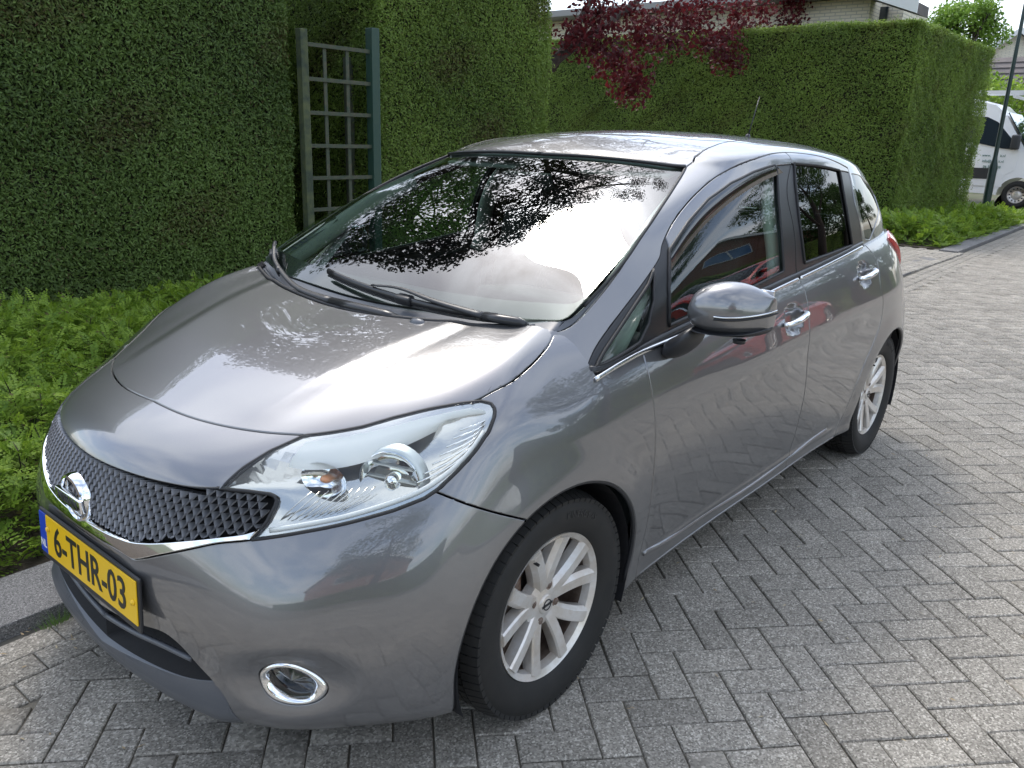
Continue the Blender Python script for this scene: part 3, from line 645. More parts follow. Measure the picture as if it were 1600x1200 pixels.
# --- lamps
hd=edge_dist(CL,[(3.65,7.53)])
def bowl_at(u,v,dep,side):
    P,N=low.PN([u],[v]);return P[0]-N[0]*dep,N[0]
for side in(1,-1):
    lamp=CL.make('headlight',[(3.65,7.53)],M['lamp_glass'],car,side,gap=.003,depth=.004,off=.0015)
    def hs_d(P,N,uv):
        d=hd(P);dep=.010+.030*sstep(.004,.030,d)+.030*sstep(.02,.055,d)
        top=sstep(7.5,8.1,uv[:,1]-(uv[:,0]-2.3)*.22)      # shallow pale ledge along the top
        dep=dep*(1-.72*top)
        return -N*dep[:,None]
    CL.make('lamp_housing',[(3.65,7.53)],M['lamp_silver'],lamp,side,gap=.003,depth=0,disp=hs_d)
    strip('lamp_seal',low,HL[:-1],.0045,M['rubber'],lamp,side,off=-.003,closed=True,step=.012,smooth=False)
    # pale ledge along the upper edge
    led=[(2.42,8.02),(2.8,8.10),(3.3,8.2),(3.8,8.36),(4.3,8.5),(4.8,8.62),(5.15,8.62)]
    c=resample(low,led,.012);P1,N1=low.PN(c[:,0],c[:,1]);k=np.linspace(0,1,len(c));w_=.055*np.sin(np.clip(k*1.15+.12,0,1)*pi)**.6
    P2,N2=low.PN(c[:,0],c[:,1]-w_*9)
    P0,N0=low.PN(c[:,0],np.minimum(c[:,1]+.16,8.8))
    A=np.stack([P0-N0*.006,P1-N1*.010,(P1+P2)/2-N1*.014,P2-N2*.030],1)*[1,side,1];m=len(c)
    mesh_np('lamp_ledge',A.reshape(-1,3),[(i*4+j,i*4+j+1,i*4+j+5,i*4+j+4) for i in range(m-1) for j in range(3)],M['lamp_white'],smooth=True,parent=lamp)
    # main reflector
    o,n=bowl_at(3.90,7.20,.048,side);ax=Vector((.90,.40,.14))
    Mx=frame(o,(0,1,0),ax)
    def mir(mb): mb.v=[(x,y*side,z) for x,y,z in mb.v];return mb
    rb=MB();rb.lathe([(.072,.000),(.070,.001),(.067,-.006),(.060,-.024),(.045,-.038),(.028,-.046),(.0,-.049)],40,Mx);mir(rb).build('reflector',M['lamp_bright'],lamp,auto=.5)
    rr=MB();rr.lathe([(.071,-.001),(.074,-.001),(.080,-.010),(.086,-.03)],40,Mx);mir(rr).build('reflector_rim',M['lamp_satin'],lamp,smooth=True)
    rc=MB()
    for q,(ww,hh) in enumerate(((.10,.012),(.118,.010),(.096,.010))):
        rc.box((0,.035-.03*q,-.016-.003*q),(ww,.0035,.018))
    rc.v=[tuple(Mx@Vector(v)) for v in rc.v];mir(rc).build('reflector_fin',M['lamp_satin'],lamp)
    bb=MB();bb.lathe([(0,.004),(.014,.001),(.018,-.012),(.018,-.03)],20,Mx@Matrix.Translation((0,0,-.004)));mir(bb).build('bulb_cap',M['lamp_bright'],lamp,smooth=True)
    o,n=bowl_at(2.98,7.40,.034,side);Mx=frame(o,(0,1,0),(.93,.30,.12))@Matrix.Diagonal((1.25,.8,1,1))
    rb=MB();rb.lathe([(.048,.0),(.046,-.004),(.036,-.02),(.02,-.03),(0,-.033)],32,Mx);mir(rb).build('indicator_reflector',M['lamp_bright'],lamp,smooth=True)
    ab=MB();ab.lathe([(0,.012),(.007,.010),(.011,.002),(.011,-.024)],16,Mx@Matrix.Translation((0,0,-.008)));mir(ab).build('indicator_bulb',M['amber'],lamp,smooth=True)
    strip('lamp_bezel',low,[(2.7,6.12),(3.1,6.28),(3.6,6.45),(4.1,6.66),(4.5,6.9),(4.85,7.3),(5.1,7.75),(5.22,8.15)],.006,M['lamp_white'],lamp,side,off=-.012,flat=.6)
    # ribs on the outer wing of the housing
    for q in range(7):
        t=q/6;rbm=[(4.35+.05*q,7.05+.20*q),(4.75+.05*q,7.35+.18*q),(5.02+.03*q,7.66+.14*q)]
        strip('lamp_rib',low,rbm,.0022,M['lamp_bright'],lamp,side,off=-.016,n=5)
    for q in range(9):
        rbm=[(2.75+.09*q,6.35+.03*q),(2.85+.11*q,6.75+.03*q),(2.95+.10*q,7.10)]
        strip('lamp_rib',low,rbm,.0014,M['lamp_silver'],lamp,side,off=-.028,n=4)
    # fog lamp
    c=resample(low,LC['fog'][:-1],.010,True,True)[:-1];ci=resample(low,LC['fogin'][:-1],.007,True,True)
    if True:
        n_=len(c);ci=ci[:-1];t=np.linspace(0,1,n_,endpoint=False)*len(ci);ci=ci[(t.astype(int))%len(ci)]
        # align starts
        k0=np.argmin(((ci-c[0])**2).sum(1));ci=np.roll(ci,-k0,0)
        Po,No=low.PN(c[:,0],c[:,1]);Pi,Ni=low.PN(ci[:,0],ci[:,1]);cm=(Po+Pi)/2
        rings=[Po-No*.012,Po+No*.001,Po*.85+Pi*.15+No*.007,Po*.5+Pi*.5+No*.005,Po*.12+Pi*.88-Ni*.006,Pi-Ni*.030]
        A=np.stack(rings,0)*[1,side,1];F_=[(a*n_+i,a*n_+(i+1)%n_,(a+1)*n_+(i+1)%n_,(a+1)*n_+i) for a in range(5) for i in range(n_)]
        if side>0:F_=[f[::-1] for f in F_]
        fo=mesh_np('fog_light',A.reshape(-1,3),F_,M['chrome'],smooth=True,parent=car)
        ctr=(Pi-Ni*.022).mean(0);g=[(Pi-Ni*.026),(Pi-Ni*.026)*.55+(ctr+Ni*.012)*.45,(ctr+Ni*.018)[:1].repeat(n_,0)]
        A=np.stack(g,0)*[1,side,1];F_=[(a*n_+i,a*n_+(i+1)%n_,(a+1)*n_+(i+1)%n_,(a+1)*n_+i) for a in range(2) for i in range(n_)]
        if side>0:F_=[f[::-1] for f in F_]
        mesh_np('fog_lens',A.reshape(-1,3),F_,M['fog_glass'],smooth=True,parent=fo)
# --- body panels
for side in(1,-1):
    CL.make('front_fender',[(7,7)],M['paint'],car,side,depth=.02)
    fd=CL.make('front_door',[(9.75,6)],M['paint'],car,side,gap=.0023,depth=.02)
    rd=CL.make('rear_door',[(12.1,6.5)],M['paint'],car,side,gap=.0023,depth=.02)
    CL.make('sill_panel',[(10,.8)],M['paint'],car,side,depth=.02)
    CL.make('rear_quarter',[(14,7.5)],M['paint'],car,side,depth=.02)
    CU.make('side_frame',[(8,6.2)],M['paint'],car,side,gap=.0015,depth=.02)
    CU.make('door_frame',[(6,4.9)],M['paint'],fd,side,gap=.002,depth=.012)
    CU.make('door_frame',[(11,5.3)],M['paint'],rd,side,gap=.002,depth=.012)
    CU.make('pillar_cover',[(10,3)],M['satin_black'],car,side,gap=0,depth=.01,off=-.0025)
    CU.make('pillar_cover',[(12.4,3.3)],M['satin_black'],car,side,gap=0,depth=.01,off=-.0025)
    CU.make('quarter_window',[(6.7,1.7)],M['window_glass'],car,side,gap=0,depth=0,off=-.005)
    CU.make('window',[(8,3)],M['window_glass'],fd,side,gap=0,depth=0,off=-.006)
    CU.make('window',[(11,3)],M['privacy_glass'],rd,side,gap=0,depth=0,off=-.006)
    CU.make('rear_quarter_window',[(13.6,3)],M['privacy_glass'],car,side,gap=0,depth=0,off=-.003)
    _o=[(6.02,2.745),(5.891,3.338),(5.943,3.895),(6.334,4.382),(7.101,4.728),(8.148,4.968)]
    _co_=resample(up,_o,.02);_k=np.linspace(0,1,len(_co_));_cu_=arr(_o[0]);_ci=_co_+np.stack([.55+.10*np.sin(_k*pi),-.25-.22*np.sin(_k*pi)-.10*_k],1)
    P1,N1=up.PN(_co_[:,0],_co_[:,1]);P2,N2=up.PN(_ci[:,0],_ci[:,1]);A=np.stack([P1+N1*.002,P2+N2*.004,P2-N2*.001],1)*[1,side,1]
    mesh_np('wind_deflector',A.reshape(-1,3),[(3*i+j,3*i+j+1,3*i+j+4,3*i+j+3) for i in range(len(_co_)-1) for j in range(2)],M['deflector'],smooth=True,parent=fd)
    for k_ in('qglass','dglass','rglass'):
        strip('window_seal',up,UC[k_][:-1],.0055,M['rubber'],fd if k_!='rglass' else rd,side,off=-.001,closed=True,smooth=False,step=.015)
    strip('door_split',up,u_pm[1:],.0022,M['rubber'],car,side,off=-.003,n=5)
    tl_=CL.make('tail_light',[(15.2,9.5)],M['red_lens'],car,side,gap=.002,depth=.02,disp=lambda P,N,uv:N*(.006+.012*np.sin(np.clip((uv[:,1]-7.8)/3,0,1)*pi))[:,None])
    # belt moulding: rubber and bright strip
    bl=[(6.72,10.62),(7.1,10.86),(7.6,10.93),(8.3,10.95),(9.2,10.96),(10.2,10.96),(11,10.96)];bl2=[(11.06,10.96),(12,10.96),(12.9,10.96)]
    _pre=[(-.150,.7935,.8915),(-.20,.7925,.9005),(-.28,.7915,.9125),(-.38,.7915,.924)];_c=resample(low,[(8.75,10.96),(9.2,10.96),(10.2,10.96),(11,10.96)],.03);_q=[tuple(v) for v in on(low,_c,.001)]
    mb=MB();mb.tube([(x,y*side,z) for x,y,z in crom(_pre+_q,3)],.0075,8,flat=.55,up=(0,1,.2));mb.build('chrome_belt_strip',M['satin_chrome'],fd,smooth=True)
    strip('chrome_belt_strip',low,bl2,.0075,M['satin_chrome'],rd,side,off=.001,flat=.55)
    strip('belt_seal',up,[(6.62,.95),(7.2,1.12),(8.5,1.16),(11,1.18),(13.2,1.2)],.013,M['satin_black'],car,side,off=-.002,flat=.45)
    strip('sill_trim',low,[(8.45,2.60),(9.1,2.30),(9.58,2.19),(10.21,2.02),(10.9,2.08),(11.62,2.36),(12.3,2.52)],.009,M['paint'],car,side,off=.0005,flat=.6)
    # handles
    for (cx,cy,cz),par in(((-1.345,.848,.882),fd),((-2.14,.836,.958),rd)):
        mb=MB();pts=[];n_=13
        for i in range(n_):
            t=i/(n_-1);pts.append((cx+.098-.196*t,(cy-.010+.020*sin(t*pi)**.5)*side,cz-.010+.020*t))
        mb.tube(pts,[.011+.004*sin(pi*i/(n_-1)) for i in range(n_)],10,flat=.75);mb.build('door_handle',M['chrome'],par,smooth=True)
        mb=MB();ring=[(cx+.054*cos(a),0,cz+.048*sin(a)) for a in np.linspace(0,2*pi,32,endpoint=False)]
        q=[]
        for r_ in ring:
            q.append((r_[0],(cy-.012)*side,r_[2]))
CL.make('rear_bumper',[(16.5,5)],M['paint'],car,0,depth=.02)
CU.make('roof',[(8,7)],M['paint'],car,0,gap=.0025,depth=.02)
_th=math.atan2(.42,.88);_e1=arr((-cos(_th),0,sin(_th)));_n=arr((sin(_th),0,cos(_th)))
_g=np.stack(np.meshgrid(np.linspace(0,4.6,40),np.linspace(1.1,5,30),indexing='ij'),-1).reshape(-1,2);_P=up.P(_g[:,0],_g[:,1])
def _bas(a,b):return np.stack([a**i*b**(2*j) for i in range(4) for j in range(4) if i+j<5],1)
_co=np.linalg.lstsq(_bas(_P@_e1,_P[:,1]),_P@_n,rcond=None)[0];print('screen fit',abs(_bas(_P@_e1,_P[:,1])@_co-_P@_n).max())
def _fair(P):
    h=lambda a,b:_bas(a,b)@_co
    a,b=P@_e1,P[:,1];H=h(a,b);e=1e-3;ha=(h(a+e,b)-h(a-e,b))/(2*e);hb=(h(a,b+e)-h(a,b-e))/(2*e)
    N=_n[None]-ha[:,None]*_e1[None]-hb[:,None]*arr((0,1,0))[None];N/=np.linalg.norm(N,axis=1,keepdims=True)
    return P+(H-P@_n)[:,None]*_n[None],N
_p,_f,_nn=CU.panel([(2,3)],0,gap=0,depth=0);_p,_nn=_fair(_p);wsn=mesh_np('windscreen',_p-_nn*.003,_f,M['windscreen_glass'],normals=_nn,parent=car)
CU.make('cowl_panel',[(2,1)],M['lip_plastic'],car,0,gap=.002,depth=.02,off=-.010)
CU.make('rear_window',[(17,3)],M['privacy_glass'],car,0,gap=0,depth=0,off=-.004)
for side in(1,-1):
    # frit band inside the lower edge of the screen, seals round it
    strip('screen_seal',up,[(0,4.93),(.9,4.95),(1.8,4.93),(2.7,4.91),(3.4,4.92),(4.0,4.97)],.011,M['satin_black'],wsn,side,off=.003,flat=.6)
    strip('screen_side_seal',up,[(4.02,4.94)]+[tuple(a) for a in ws[1:5]]+[(5.04,2.329),(5.07,2.0),(5.03,1.72),(4.95,1.47)],.005,M['rubber'],wsn,side,off=0)
    strip('roof_ditch_trim',up,u_dit[2:-2],.004,M['rubber'],car,side,off=-.003)
    strip('hood_seal',low,[(0,10.98),(2.5,10.98),(4.4,10.98)],.006,M['rubber'],car,side,off=-.004)
# dark shell under the seams and the frit
def frit():
    pts=[(0,1.27),(1.5,1.26),(2.8,1.17),(3.9,1.12),(4.4,1.16),(4.78,1.27),(4.95,1.47),(5.03,1.72)]
    c=resample(up,pts,.02);w=.34*np.ones(len(c));P1,N1=up.PN(c[:,0],c[:,1]);P2,N2=up.PN(np.minimum(c[:,0],4.8),c[:,1]+.30);P1,N1=_fair(P1);P2,N2=_fair(P2)
    for side in(1,-1):
        A=np.stack([P1-N1*.006,P2-N2*.006],1)*[1,side,1]
        mesh_np('screen_frit',A.reshape(-1,3),[(2*i,2*i+1,2*i+3,2*i+2) for i in range(len(c)-1)],M['satin_black'],parent=wsn)
frit()
# --- wheels
def tyre_mesh():
    prof=[(.199,-.070),(.206,-.078),(.222,-.088),(.250,-.095),(.275,-.094),(.293,-.086),(.302,-.072),(.3055,-.05),(.3065,-.02),(.3065,.02),(.3055,.05),(.302,.072),(.293,.086),(.275,.094),(.250,.095),(.222,.088),(.206,.078),(.199,.070)]
    n=144;V=[];F=[];m=len(prof)
    for i in range(n):
        a=2*pi*i/n
        for j,(r,h) in enumerate(prof):
            rr=r
            V.append((rr*cos(a),h,rr*sin(a)))
    for i in range(n):
        k=(i+1)%n
        for j in range(m-1):F.append((i*m+j,i*m+j+1,k*m+j+1,k*m+j))
    return V,F
def tread():
    """separate rubber blocks standing on the carcass, with grooves left between them"""
    mb=MB();n=72
    for i in range(n):
        a0=2*pi*i/n;da=2*pi/n
        for (h0,h1,sh) in((-.088,-.045,.0),(-.040,-.016,.35),(-.011,.011,.6),(.016,.040,.35),(.045,.088,.0)):
            V=[]
            for (h,s_) in((h0,0),(h1,1)):
                for f in(.06,.90):
                    out=abs(h)>.06
                    r1=.3115 if not out else .298;r0=.296 if not out else .283
                    aa=a0+da*(f+sh*(1 if h>0 else -1)*s_*.6)
                    V+=[(r0*cos(aa),h,r0*sin(aa)),(r1*cos(aa),h*(1 if not out else 1.03),r1*sin(aa))]
            # V: h0:(f0 r0,r1),(f1 r0,r1); h1 likewise
            mb.add(V,[(1,3,7,5),(0,1,5,4),(2,6,7,3),(0,2,3,1),(4,5,7,6)])
            if abs(h0)>.04 or abs(h1)>.08: pass
    return mb
def spoke(a,w0,w1,r0,r1,skew):
    """one blade of the rim: flat face, chamfered back"""
    ca,sa=cos(a),sin(a);V=[];N_=6
    for i in range(N_+1):
        t=i/N_;r=r0+(r1-r0)*t;w=w0+(w1-w0)*t;ang=a+skew*t
        y=.060+.020*t*t-.004*(1-t)   # face height
        y=.052+.026*t
        c_=Vector((cos(ang),0,sin(ang)));p=Vector((-sin(ang),0,cos(ang)))
        for (k,dy) in((-.5,-.036),(-.5,-.013),(-.24,0),(.40,0),(.5,-.005),(.5,-.036)):
            V.append(c_*r+p*(k*w)+Vector((0,y+dy,0)))
    F=[]
    for i in range(N_):
        for j in range(5):F.append((i*6+j,i*6+j+1,i*6+j+7,i*6+j+6))
    F+=[(0,1,2,3,4,5),tuple(N_*6+j for j in(5,4,3,2,1,0))]
    return V,F
MW=Matrix(((1,0,0,0),(0,0,1,0),(0,-1,0,0),(0,0,0,1)))   # local z -> +y
def make_wheel(parent,loc,steer=0,side=1):
    w=bpy.data.objects.new('wheel',None);COL.objects.link(w);w.parent=parent;w.location=loc;w.rotation_euler=(0,radians(random.uniform(-8,8)) if loc[0]<-1 else radians(4),steer+(0 if side>0 else pi));w.empty_display_size=.1
    V,F=tyre_mesh();t=MB();t.add(V,F);tb=tread();t.add(tb.v,tb.f);ty=t.build('tyre',M['tyre'],w,auto=.7)
    r=MB();r.lathe([(.150,-.07),(.186,-.068),(.190,-.02),(.184,.02),(.183,.045)],72,MW);r.build('barrel',M['barrel'],w,auto=.7);r=MB();r.lathe([(.183,.045),(.186,.068),(.196,.074),(.2015,.078),(.2025,.074),(.200,.066)],72,MW)
    rim=r.build('rim',M['alloy'],w,auto=.7)
    sp=MB()
    for i in range(5):
        a=2*pi*i/5+.31
        for s_ in(-1,1):
            V,F=spoke(a+s_*.15,.040,.044,.038,.189,s_*.170);sp.add(V,F)
    sp.build('spokes',M['alloy'],rim,auto=.5)
    hb=MB();hb.lathe([(.0,.058),(.022,.058),(.030,.054),(.050,.052),(.066,.046),(.072,.02)],40,MW);hb.build('hub',M['alloy'],rim,auto=.6)
    cp=MB();cp.lathe([(.0,.062),(.022,.0615),(.0265,.059),(.028,.055)],32,MW);cap=cp.build('centre_cap',M['alloy'],rim,smooth=True)
    lg=MB()
    CMt=frame((0,.0622,0),(-1,0,0),(0,1,0))
    lg.lathe([(.013,0),(.013,.0012),(.016,.0012),(.016,0)],24,CMt,closed=True);lg.add([tuple(CMt@Vector(p)) for p in((-.021,-.0035,0),(.021,-.0035,0),(.021,.0035,0),(-.021,.0035,0),(-.021,-.0035,.0012),(.021,-.0035,.0012),(.021,.0035,.0012),(-.021,.0035,.0012))],[(4,5,6,7),(0,1,5,4),(1,2,6,5),(2,3,7,6),(3,0,4,7)])
    lg.build('cap_logo',M['black_plastic'],cap)
    for i in range(4):
        a=2*pi*i/4+.4;c_=(.050*cos(a),0,.050*sin(a))
        nb=MB();nb.lathe([(0,.0535),(.0125,.0535),(.0125,.050)],14,Matrix.Translation(c_)@MW);nb.build('bolt_hole',M['brake_dust'],rim)
        nb=MB();nb.lathe([(0,.058),(.006,.0575),(.0085,.054)],6,Matrix.Translation(c_)@MW);nb.build('wheel_nut',M['barrel'],rim)
    d=MB();d.lathe([(.03,.0),(.13,.0),(.132,-.01),(.13,-.02),(.03,-.02)],48,MW);d.build('brake_disc',M['disc'],w)
    d=MB();d.lathe([(.0,-.03),(.186,-.03)],48,MW);d.build('brake_shield',M['brake_dust'],w)
    cl=MB();cl.box((.10,-.006,.06),(.10,.05,.13));cl.build('brake_caliper',M['brake_dust'],w,bevel=.01)
    v_=MB();v_.tube([(.176*cos(1.2),.055,.176*sin(1.2)),(.170*cos(1.2),.085,.170*sin(1.2))],.004,8);v_.build('valve',M['rubber'],w)
    cu_=text_mesh('KINERGY 4S',.026,'tyre_lettering',M['tyre_text'],w,Matrix.Identity(4),.0008,1,.0004)
    for v in cu_.data.vertices:   # bend round the side wall
        x,y,z_=v.co;r_=.258+y;a=pi/2+.42+x/.258;v.co=(r_*cos(a),.0952+z_*.8+.0003,r_*sin(a))
    return w
mat('tyre_text',(.028,.027,.026),rough=.6)
for loc,side,st in(((0,.725,.306),1,-.01),((-2.6,.725,.306),1,0),((0,-.725,.306),-1,-.01),((-2.6,-.725,.306),-1,0)):
    make_wheel(car,loc,st,side)
# --- wheel wells, floor
for cx in(.01,-2.6):
    for side in(1,-1):
        mb=MB();n=28;V=[];F=[]
        for i in range(n+1):
            a=-.35+(pi+.7)*i/n
            for y in(.815,.52):V.append((cx+.358*cos(a),y*side,.30+.358*sin(a)))
        F=[(2*i,2*i+1,2*i+3,2*i+2) for i in range(n)]
        mb.add(V,F);mb.add([(cx-.4,.52*side,.12),(cx+.4,.52*side,.12),(cx+.4,.52*side,.7),(cx-.4,.52*side,.7)],[(0,1,2,3)]);mb.build('wheel_well',M['well'],car)
        strip('arch_liner',low,(arch_f if cx>-1 else arch_r)[1:-1],.006,M['black_plastic'],car,side,off=-.010)
mb=MB();mb.box((-1.3,0,.22),(1.8,1.44,.06));mb.box((-1.25,0,.19),(3.6,.98,.05));mb.box((.45,0,.21),(.50,.95,.05));mb.box((-2.95,0,.3),(.3,1.2,.05));mb.build('floor_pan',M['well'],car,bevel=.01)
mb=MB();mb.box((.20,0,.45),(.42,.92,.42));mb.box((.02,0,.62),(.10,1.35,.5));mb.build('engine_bay',M['well'],car)

# --- door mirrors
def subsurf(name,V,F,material,parent,lv=3):
    """Catmull-Clark by bmesh via a modifier evaluated to a mesh"""
    me=bpy.data.meshes.new(name);me.from_pydata([tuple(v) for v in V],[],F)
    o=bpy.data.objects.new(name,me);COL.objects.link(o);md=o.modifiers.new('s','SUBSURF');md.levels=lv;md.render_levels=lv
    bpy.context.view_layer.update()
    m2=bpy.data.meshes.new_from_object(o.evaluated_get(bpy.context.evaluated_depsgraph_get()));bpy.data.objects.remove(o)
    m2.name=name;m2.polygons.foreach_set('use_smooth',np.ones(len(m2.polygons),bool))
    return link(name,m2,parent,material)
def cage(rings,cap=True):
    n=len(rings[0]);V=[p for r in rings for p in r];F=[]
    for i in range(len(rings)-1):
        for k in range(n):F.append((i*n+k,i*n+(k+1)%n,(i+1)*n+(k+1)%n,(i+1)*n+k))
    if cap:F+=[tuple(range(n))[::-1],tuple((len(rings)-1)*n+k for k in range(n))]
    return V,F
for side in(1,-1):
    mt=None
    # housing: sections run outwards along y; each is (front x, rear x, bottom z, top z)
    def sec(y,xf,xr,z0,z1,dz=0):
        xm=(xf+xr)/2;return [(xf,y*side,(z0+z1)/2+dz),(xf-.012,y*side,z1-.025+dz*.5),(xm,y*side,z1),(xr,y*side,z1-.008),(xr-.004,y*side,(z0+z1)/2),(xr,y*side,z0+.006),(xm,y*side,z0),(xf-.010,y*side,z0+.022)]
    up_=[sec(.862,-.468,-.520,1.000,1.072),sec(.872,-.448,-.548,.985,1.100),sec(.93,-.438,-.572,.975,1.128),sec(.99,-.452,-.590,.978,1.128),sec(1.030,-.496,-.606,.984,1.106),sec(1.052,-.540,-.614,.988,1.092),sec(1.058,-.555,-.613,.991,1.088)]
    V,F=cage(up_)
    if side<0:F=[f[::-1] for f in F]
    mt=subsurf('door_mirror',V,F,M['paint'],car)
    lo=[sec(.868,-.455,-.560,.972,1.0),sec(.93,-.445,-.585,.966,1.006),sec(.99,-.458,-.602,.968,1.008),sec(1.035,-.50,-.612,.976,1.012),sec(1.06,-.55,-.612,.99,1.016)]
    V,F=cage(lo);mm=subsurf('mirror_base',V,[f[::-1] for f in F] if side<0 else F,M['black_plastic'],mt)
    arm=[[( -.455,.79*side,.885),(-.455,.79*side,.935),(-.545,.79*side,.945),(-.555,.79*side,.880)],
         [(-.440,.825*side,.885),(-.440,.825*side,.950),(-.550,.825*side,.960),(-.562,.825*side,.880)],
         [(-.442,.868*side,.915),(-.436,.858*side,.985),(-.560,.858*side,.990),(-.568,.872*side,.910)],
         [(-.456,.895*side,.960),(-.452,.885*side,1.0),(-.560,.885*side,1.0),(-.562,.90*side,.955)]]
    V,F=cage(arm);subsurf('mirror_arm',V,[f[::-1] for f in F] if side<0 else F,M['black_plastic'],mt)
    # glass and the indicator strip
    mb=MB();mb.box((-.604,.965*side,1.048),(.006,.165,.105));mb.build('mirror_glass',M['lamp_bright'],mt,bevel=.002)
    pts=[(-.443,.955,1.038),(-.455,.985,1.038),(-.478,1.013,1.040),(-.511,1.039,1.044),(-.553,1.058,1.048),(-.595,1.065,1.051)]
    mb=MB();mb.tube([(x,y*side,z) for x,y,z in crom(pts,5)],.0019,8,flat=1.3);mb.build('mirror_indicator',M['satin_chrome'],mt,smooth=True)
    mb=MB();mb.tube([(x-.002,y*side,z-.007) for x,y,z in crom(pts,5)],.003,8);mb.build('mirror_indicator_gap',M['rubber'],mt,smooth=True)
    mb=MB();mb.lathe([(0,-.012),(.016,-.010),(.018,0)],14,Matrix.Translation((-.52,1.0*side,.972)));mb.build('mirror_sensor',M['black_plastic'],mt,smooth=True)
    # rubber dot under the mirror
    P,N=low.PN([8.75],[9.9]);mb=MB();mb.lathe([(0,.001),(.007,.001),(.007,-.004)],12,frame(P[0]*[1,side,1],(1,0,0),N[0]*[1,side,1]));mb.build('body_plug',M['rubber'],car)
# the far mirror is folded in against its window
for o_ in list(car.children):
    if o_.name.startswith('door_mirror') and sum(v.co.y for v in o_.data.vertices)<0:
        Rf=Matrix.Translation((-.50,-.835,0))@Matrix.Rotation(radians(-72),4,'Z')@Matrix.Translation((.50,.835,0))
        o_.data.transform(Rf)
        for c_ in o_.children: c_.data.transform(Rf)
# --- wipers
def onup(uv,off): 
    s_=-1 if uv[0]<0 else 1
    P,N=up.PN([abs(uv[0])],[uv[1]]);return Vector((P[0]+N[0]*off)*[1,s_,1])
def wiper(blade,arm,head,pv):
    w=None
    B_=[onup(q,.022) for q in crom(blade,5)]
    mb=MB();mb.tube(B_,.007,8,flat=1.5);w=mb.build('wiper',M['satin_black'],car,smooth=True)
    mb=MB();mb.tube([p-Vector((0,0,.014)) for p in B_],.0035,6);mb.build('wiper_rubber',M['rubber'],w,smooth=True)
    mb=MB();k=len(B_)//2;d=(B_[k+1]-B_[k]).normalized();mb.box((0,0,0),(.062,.028,.026));Mx=frame(B_[k],d,(0.3,0,1));mb.v=[tuple(Mx@Vector(v)) for v in mb.v];mb.build('wiper_clip',M['black_plastic'],w,bevel=.006,smooth=True)
    A=[onup(q,o) for q,o in arm];C_=crom([tuple(a) for a in A],6)
    n=len(C_);mb=MB();mb.tube(C_,[.0065+.011*(i/(n-1))**2 for i in range(n)],8,flat=.55,up=(0,0,1));mb.build('wiper_arm',M['black_plastic'],w,smooth=True)
    H=[onup(q,o) for q,o in head];mb=MB();mb.tube(H,[.017,.019,.018,.012],8,flat=.7);mb.build('wiper_pivot_cover',M['satin_black'],w,smooth=True)
wiper([(-1.0,1.02+.43),(.25,1.34),(1.4,1.21),(2.7,1.06)],[((.22,1.36),.036),((.8,1.36),.040),((1.6,1.22),.036),((2.5,1.04),.028)],[((2.5,1.04),.028),((2.8,.98),.026),((3.15,.92),.022),((3.35,.88),.014)],0)
wiper([(-4.3,1.42),(-3.7,1.33),(-3.0,1.22),(-2.2,1.13)],[((-3.6,1.35),.036),((-2.6,1.2),.030),((-1.3,1.03),.022),((-.3,1.0),.020)],[((-.3,1.0),.020),((.2,1.0),.020),((.8,.97),.018),((1.1,.94),.012)],0)
# cowl details: vents and moulded ribs
for s_ in(1,-1):
    for q in range(3):
        strip('cowl_rib',up,[(.1,.93+.07*q),(2,.93+.06*q),(3.4,.93+.05*q)],.0035,M['lip_plastic'],car,s_,off=-.006,flat=.6)
mb=MB()
for i in range(6):
    for j in range(4):
        p=onup((-(3.55+.09*i),.93+.035*j),-.004);mb.lathe([(0,.001),(.0045,.001),(.0045,-.003)],6,Matrix.Translation(p))
mb.build('cowl_vent',M['well'],car)
mb=MB();p=Vector((.02,.32,.985));mb.lathe([(0,.012),(.010,.010),(.016,.002),(.017,-.01)],14,Matrix.Translation(p)@Matrix.Diagonal((1,1.8,1,1)));mb.build('washer_nozzle',M['lip_plastic'],hood,smooth=True)
# --- aerial
mb=MB();mb.lathe([(0,.022),(.009,.020),(.016,.004),(.020,-.006)],16,Matrix.Translation((-2.60,0,1.503)));ant=mb.build('aerial',M['satin_black'],car,smooth=True)
mb=MB();mb.tube([(-2.605,0,1.515),(-2.69,0,1.71)],[.0036,.0022],8);mb.build('aerial_rod',M['satin_black'],ant,smooth=True)
# --- cabin
def rbox(name,c,d,material,parent,bev=.03,rot=None):
    mb=MB();mb.box((0,0,0),d);Mx=Matrix.Translation(c)@(rot or Matrix.Identity(4));mb.v=[tuple(Mx@Vector(v)) for v in mb.v];return mb.build(name,material,parent,bevel=bev,seg=3,smooth=True)
RY=lambda a:Matrix.Rotation(radians(a),4,'Y')
dash=rbox('dashboard',(-.34,0,.86),(.56,1.34,.20),M['cabin_dark'],car,.06,RY(-8))
rbox('instrument_hood',(-.46,.36,.985),(.22,.36,.07),M['cabin_dark'],dash,.03,RY(-6))
wh=MB();WM=frame((-.72,.36,.93),(0,1,0),(-.86,0,.5));ring=[tuple(WM@Vector((.185*cos(a),.185*sin(a),0))) for a in np.linspace(0,2*pi,40,endpoint=False)]
wh.tube(ring,.015,10,closed=True);stw=wh.build('steering_wheel',M['cabin_dark'],car,smooth=True)
for a in(0,pi,pi*1.5):
    b=MB();b.tube([tuple(WM@Vector((.03*cos(a),.03*sin(a),-.01))),tuple(WM@Vector((.18*cos(a),.18*sin(a),0)))],.016,8,flat=.5);b.build('wheel_spoke',M['cabin_dark'],stw,smooth=True)
b=MB();b.lathe([(0,.012),(.05,.008),(.065,-.02)],20,WM);b.build('airbag_cover',M['cabin_dark'],stw,smooth=True)
